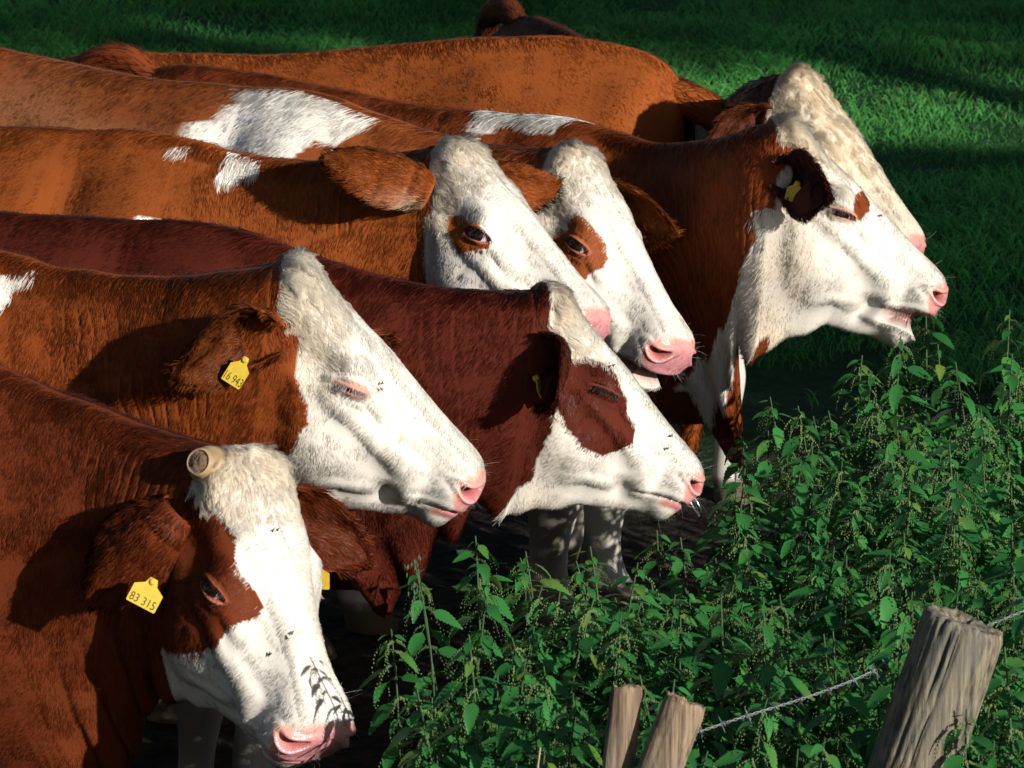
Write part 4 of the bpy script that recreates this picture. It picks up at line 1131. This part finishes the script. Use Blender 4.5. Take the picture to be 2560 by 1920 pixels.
def place_nettle(x, y, h, rz, tilt, kind, label='green stinging nettle with toothed leaves and hanging catkins in the dense bed', group='nettles growing in the bed'):
    root = link("nettle_plant", None)
    root.location = (x, y, 0); root.rotation_euler = (tilt[0], tilt[1], rz)
    tag(root, label, 'nettle', group)
    pl = PLANTS[kind]
    s_ = link("stem", pl['stem'], root); s_.scale = (1, 1, h)
    for p, a, pit, rol, size, lk in pl['leaves']:
        o = link("leaf", LEAVES[lk], root)
        M = Matrix.Rotation(a, 4, 'Z') @ Matrix.Rotation(-pit, 4, 'Y') @ Matrix.Rotation(rol, 4, 'X')
        o.matrix_local = Matrix.Translation((p[0], p[1], p[2] * h)) @ M @ Matrix.Diagonal((size, size, size, 1)) @ Matrix.Translation((.28, 0, 0))
    c = link("catkins", pl['catkins'], root); c.location = (0, 0, h - 1.0); c['kind'] = 'stuff'
    return root

BED = [(-.26, 6.0), (-.19, 6.6), (-.15, 6.95), (-.21, 7.3), (-.06, 7.7), (.2, 8.0), (.42, 8.3), (.50, 8.65), (.62, 9.05), (.84, 9.4), (1.4, 9.62), (2.3, 9.6), (2.3, 5.5), (-.25, 5.5)]
r_ = random.Random(5)
spots = []
tries = 0
while len(spots) < 275 and tries < 60000:
    tries += 1
    x, y = r_.uniform(-.3, 2.1), r_.uniform(5.75, 9.6)
    if not in_poly(np.array([x]), np.array([y]), BED)[0]: continue
    if abs(x) / (y * .966 + .6) > .1285 + .012: continue
    if math.hypot(x - .70, y - 6.62) < .13 or math.hypot(x - .25, y - 6.4) < .09: continue
    if any((x - a) ** 2 + (y - b) ** 2 < .08 ** 2 for a, b in spots): continue
    spots.append((x, y))
def nettle_label(x, y, h):
    if y > 8.6: return 'nettle at the far edge of the bed, below the open-mouthed cow' if x < 1.15 else 'nettle in the far right corner of the bed, against the dark field'
    if y > 7.9: return 'nettle beside the muzzle of the nose-ringed cow' if x < .62 else ('nettle in the back of the bed, right of the nose-ringed cow' if x < 1.05 else 'nettle in the back right of the bed')
    if y > 7.2: return 'nettle in front of the white legs, left tip of the bed' if x < .2 else ('nettle in the middle of the bed, below the nose ring' if x < .6 else 'nettle in the middle of the bed, above the thick post')
    if x < .08: return 'nettle with large toothed leaves at the bottom left of the bed, beside the dry stalk'
    if x < .36: return 'nettle growing behind the two stakes'
    if x < .66: return 'nettle growing behind the barbed wire between stakes and post'
    return 'nettle growing beside or behind the thick post'
for x, y in spots:
    h = r_.uniform(.80, 1.04) - .05 * max(0, min(1, (y - 8.2) / 1.2)) + .05 * vnoise(np.array([[x, y, 0]]), 2.5, 9)[0]
    if y < 6.5 and .2 < x < .9: h = min(h, r_.uniform(.80, .93))
    if y > 7.45 and x < .85: h = min(h, r_.uniform(.80, .91))
    if x < -.10 and y < 7.05: h = min(h, .80)
    if 7.5 < y < 8.35 and .2 < x < .62: h = min(h, .79)
    place_nettle(x, y, h, r_.uniform(0, 6.28), (r_.uniform(-.10, .10), r_.uniform(-.10, .10)), r_.randrange(9), nettle_label(x, y, h))
place_nettle(-.045, 6.67, 1.07, .4, (.02, .03), 2, 'tallest nettle at the left end of the bed, nearest the horned cow', None)
place_nettle(.04, 6.52, .96, 1.7, (-.03, .0), 5, 'tall nettle just right of the one nearest the horned cow', None)
place_nettle(-.10, 7.28, .98, 1.1, (.0, -.04), 6, 'thin lone nettle with hanging catkins against the dark soil under the cows', None)

# low leaves that fill the bed below the tops: one mass
nf = 13000
ux, uy = rng.uniform(-.3, 2.4, nf), rng.uniform(5.5, 9.65, nf)
k = in_poly(ux, uy, BED); ux, uy = ux[k], uy[k]; nf = len(ux)
uz = (.05 + .70 * rng.random(nf) ** .6)
V0, F0 = leaf_mesh(1, lod=1)
V0 = np.array(V0); F0 = np.array(F0)
az, pit = rng.uniform(0, 6.28, nf), rng.uniform(-.7, .3, nf); sz = rng.uniform(.05, .085, nf)
ca, sa, cp, sp_ = np.cos(az), np.sin(az), np.cos(pit), np.sin(pit)
lx = V0[:, 0][None] * cp[:, None] - V0[:, 2][None] * sp_[:, None]; lz = V0[:, 0][None] * sp_[:, None] + V0[:, 2][None] * cp[:, None]; ly = np.broadcast_to(V0[:, 1][None], lx.shape)
VX = np.stack([(lx * ca[:, None] - ly * sa[:, None]) * sz[:, None] + ux[:, None], (lx * sa[:, None] + ly * ca[:, None]) * sz[:, None] + uy[:, None], lz * sz[:, None] + uz[:, None]], -1)
FX = (F0[None] + (np.arange(nf) * len(V0))[:, None, None]).reshape(-1, 4)
tag(link("nettle_undergrowth", mesh_np("nettle_undergrowth", VX.reshape(-1, 3), FX, [LEAF])), kind='stuff')

# ==== SECTION fence
def mat_wood(name, c1, c2, c3):
    m, n, l, out = new_mat(name)
    tc = n.new("ShaderNodeTexCoord"); mp = n.new("ShaderNodeMapping"); mp.inputs["Scale"].default_value = (90, 90, 3.5)
    l.new(tc.outputs["Object"], mp.inputs[0])
    nz = n.new("ShaderNodeTexNoise"); nz.inputs["Scale"].default_value = 1.3; nz.inputs["Detail"].default_value = 9; nz.inputs["Roughness"].default_value = .65
    l.new(mp.outputs[0], nz.inputs["Vector"])
    n2 = n.new("ShaderNodeTexNoise"); n2.inputs["Scale"].default_value = 9; n2.inputs["Detail"].default_value = 5
    l.new(tc.outputs["Object"], n2.inputs["Vector"])
    cr = n.new("ShaderNodeValToRGB"); e = cr.color_ramp.elements
    e[0].position = .36; e[0].color = (*c1, 1); e[1].position = .62; e[1].color = (*c2, 1)
    l.new(nz.outputs["Fac"], cr.inputs[0])
    mx = n.new("ShaderNodeMix"); mx.data_type = 'RGBA'
    mr = n.new("ShaderNodeMapRange"); mr.inputs[1].default_value = .45; mr.inputs[2].default_value = .68; mr.inputs[4].default_value = .65
    l.new(n2.outputs["Fac"], mr.inputs[0]); l.new(mr.outputs[0], mx.inputs[0]); l.new(cr.outputs[0], mx.inputs[6]); mx.inputs[7].default_value = (*c3, 1)
    bp = n.new("ShaderNodeBump"); bp.inputs["Strength"].default_value = .7; bp.inputs["Distance"].default_value = .004
    l.new(nz.outputs["Fac"], bp.inputs["Height"])
    b = n.new("ShaderNodeBsdfPrincipled"); b.inputs["Roughness"].default_value = .85; b.inputs["Specular IOR Level"].default_value = .15
    l.new(mx.outputs[2], b.inputs["Base Color"]); l.new(bp.outputs[0], b.inputs["Normal"]); l.new(b.outputs[0], out.inputs[0])
    return m
WOOD = mat_wood("weathered_post", (.045, .040, .032), (.25, .215, .155), (.14, .15, .14))
WOOD2 = mat_wood("weathered_stake", (.065, .045, .032), (.31, .225, .155), (.19, .165, .135))

def make_post(top, foot, rad, mat, label, ncrack, seed, flat=1.0, tilt=(0, 0), rot=.12):
    top, foot = np.array(top), np.array(foot)
    ax = unit(top - foot); L = np.linalg.norm(top - foot)
    x = unit(np.cross(np.array([0, 1, 0]), ax)); y = np.cross(ax, x)
    n = 96; zs = np.concatenate([np.linspace(0, L - .10, 24), np.linspace(L - .09, L, 14)])
    a = np.linspace(0, 2 * np.pi, n, endpoint=False)
    rs = random.Random(seed)
    cracks = [(rs.uniform(0, 6.28), rs.uniform(.012, .032), rs.uniform(.006, .013), rs.uniform(.3, .9), rs.uniform(-.25, .25)) for _ in range(ncrack)]
    A, Z = np.meshgrid(a, zs, indexing='xy')
    r = rad * (1 + .035 * np.cos(2 * A + seed) + .02 * np.cos(3 * A + 1)) * (1.05 - .05 * Z / L)
    for ca_, wd, dp, ln, sl in cracks:
        d = np.angle(np.exp(1j * (A - ca_ - sl * (L - Z)- .03 * np.sin(Z * 18))))
        r = r - dp * np.exp(-(d / (wd * .7)) ** 2) * sstep(L - ln - .1, L - ln + .1, Z)
    p3 = np.stack([np.cos(A) * 3, np.sin(A) * 3, Z * 1.5], -1)
    r = r + rad * .02 * vnoise(p3, 2, seed) + rad * .012 * vnoise(p3 * np.array([1, 1, .3]), 9, seed)
    edge = sstep(L - .012, L, Z)
    r = r * (1 - .07 * edge)
    X, Y = np.cos(A) * r, np.sin(A) * r * flat
    Zt = Z + (tilt[0] * X + tilt[1] * Y) * sstep(L - .2, L, Z) + .006 * edge * vnoise(p3, 6, seed + 1)
    rings_ = [np.stack([X, Y, Zt], -1)]
    capr = np.linspace(1, 0.02, 16)[1:]
    ct = []
    for c in capr:
        xx, yy = X[-1] * c, Y[-1] * c
        q = np.stack([xx * 60, yy * 60, np.zeros(n)], -1)
        zz = L + tilt[0] * xx + tilt[1] * yy + .004 * vnoise(q, 1.0, seed + 2) + .003 * vnoise(q, 3, seed + 3) - rot * rad * sstep(.8, .2, c + .25 * np.cos(a - 5.6)) * (.6 + .4 * vnoise(q, .7, seed + 4))
        ct.append(np.stack([xx, yy, zz], -1))
    G = np.concatenate([rings_[0], np.array(ct)], 0)
    W = G[..., 0:1] * x + G[..., 1:2] * y + G[..., 2:3] * ax
    me = mesh_np("fence_post", W.reshape(-1, 3), grid_faces(G.shape[0], n), [mat])
    o = link("fence_post", me); o.location = Vector(foot)
    return tag(o, label, 'fence post')
POST_TOP = np.array([.766, 6.62, 1.112])
pd = unit(np.array([.31, .02, 1.0]))
make_post(POST_TOP, POST_TOP - pd * 1.20, .074, WOOD, 'thick round weathered fence post with a hollow rotten top', 22, 3, tilt=(-.05, -.10), rot=.35)
S1, S2 = np.array([.190, 6.42, 1.062]), np.array([.285, 6.38, 1.052])
d1, d2 = unit(np.array([.10, .03, 1.0])), unit(np.array([.36, .02, 1.0]))
make_post(S1, S1 - d1 * 1.08, .0265, WOOD2, 'thinner of two weathered stakes standing side by side, upright and narrow', 5, 11, flat=.7, tilt=(.1, -.3), rot=.1)
make_post(S2, S2 - d2 * 1.12, .037, WOOD2, 'leaning split stake with a deep crack, left end of the barbed wire', 5, 15, flat=.75, tilt=(-.1, -.2), rot=.2)

WIRE = mat_plain("galvanised_wire", (.20, .22, .24), rough=.55, metal=.5, noise=.25, scale=80)
def wire_run(pts):
    pts = np.array(pts, float)
    x = np.linspace(0, len(pts) - 1, 420); c = catmull(pts, x)
    t = unit(np.gradient(c, axis=0)); u1 = unit(np.cross(t, np.array([0, 0, 1.]))); u2 = np.cross(t, u1)
    s_ = np.cumsum(np.r_[0, np.linalg.norm(np.diff(c, axis=0), axis=1)])
    root = link("barbed_wire", None); root.location = Vector(c[0])
    tag(root, 'grey twisted barbed wire strung from the leaning stake past the thick post', 'barbed wire')
    for k in range(2):
        ph = s_ / .028 * 2 * np.pi + k * np.pi
        q = c + (np.cos(ph)[:, None] * u1 + np.sin(ph)[:, None] * u2) * .0016
        tt = unit(np.gradient(q, axis=0)); a1 = unit(np.cross(tt, np.array([.1, .2, 1.]))); a2 = np.cross(tt, a1)
        an = np.linspace(0, 6.283, 6, endpoint=False)
        G = q[:, None] + .00095 * (np.cos(an)[None, :, None] * a1[:, None] + np.sin(an)[None, :, None] * a2[:, None])
        link("strand", mesh_np("strand", (G - c[0]).reshape(-1, 3), grid_faces(len(q), 6), [WIRE]), root)
    # one barb: two short wires wrapped round the strand with four cut points
    parts, off, VV, FF = [], 0, [], []
    for q in ([(-.004, .012, .010), (-.003, .003, .003), (-.001, -.003, .002), (.001, -.002, -.003), (.003, .003, -.003), (.004, .013, -.008)],
              [(-.002, -.011, -.010), (-.002, -.003, -.003), (.0, .003, -.002), (.002, .003, .003), (.003, -.003, .003), (.002, -.012, .009)]):
        g = tube_grid(q, (.0003, .0011, .0011, .0011, .0011, .0003), n=5, per=3)
        VV.append(g.reshape(-1, 3)); FF.append(grid_faces(g.shape[0], 5, off)); off += g.shape[0] * 5
    bm = mesh_np("barb", np.concatenate(VV), np.concatenate(FF), [WIRE])
    d = .03
    while d < s_[-1] - .01:
        i = int(np.searchsorted(s_, d))
        o = link("barb", bm, root)
        M = Matrix((t[i], u1[i], u2[i])).transposed().to_4x4()
        o.matrix_local = Matrix.Translation(Vector(c[i] - c[0])) @ M @ Matrix.Rotation(random.uniform(0, 6.28), 4, 'X')
        d += random.uniform(.045, .062)
wire_run([(.285, 6.415, .977), (.39, 6.48, .990), (.50, 6.55, 1.000), (.60, 6.62, 1.014), (.66, 6.69, 1.024), (.745, 6.72, 1.042), (.82, 6.735, 1.065), (.92, 6.78, 1.09), (1.05, 6.84, 1.12)])

def stalk(path, rad, mat, name, label, cat, head=None):
    G = tube_grid(path, rad, n=6, per=4); o = np.array(path[0])
    ob = link(name, mesh_np(name, (G - o).reshape(-1, 3), grid_faces(G.shape[0], 6), [mat])); ob.location = Vector(o)
    tag(ob, label, cat)
    if head:
        tip = np.array(path[-1]) - o; V, F = [], []
        for i in range(46):
            c = tip + np.array([random.gauss(0, .006), random.gauss(0, .006), random.uniform(-.11, .01)]); s_ = .003; k = len(V)
            V += [tuple(c + np.array(q) * s_) for q in ((.6, 0, 0), (-.3, .5, 0), (-.3, -.5, 0), (.1, 0, 2), (0, .1, -2))]
            F += [[k, k + 1, k + 3], [k + 1, k + 2, k + 3], [k + 2, k, k + 3], [k + 1, k, k + 4], [k + 2, k + 1, k + 4], [k, k + 2, k + 4]]
        me = bpy.data.meshes.new("seed_head"); me.from_pydata(V, [], F); me.materials.append(mat); link("seed_head", me, ob)
    return ob
stalk([(.03, 6.28, 0), (.028, 6.29, .5), (.034, 6.30, .86), (.046, 6.30, 1.0)], (.002, .002, .0018, .0012), STRAW, "dry_stalk", 'pale dry straw stalk standing among the nettles left of the stakes', 'stalk')
stalk([(-.13, 7.2, 0), (-.135, 7.2, .5), (-.15, 7.22, .85), (-.18, 7.24, 1.02)], (.002, .002, .0016, .001), STEM, "grass_stalk", 'tall green grass stalk with a seed head at the left edge of the nettles', 'stalk', head=True)
# ==== SECTION end
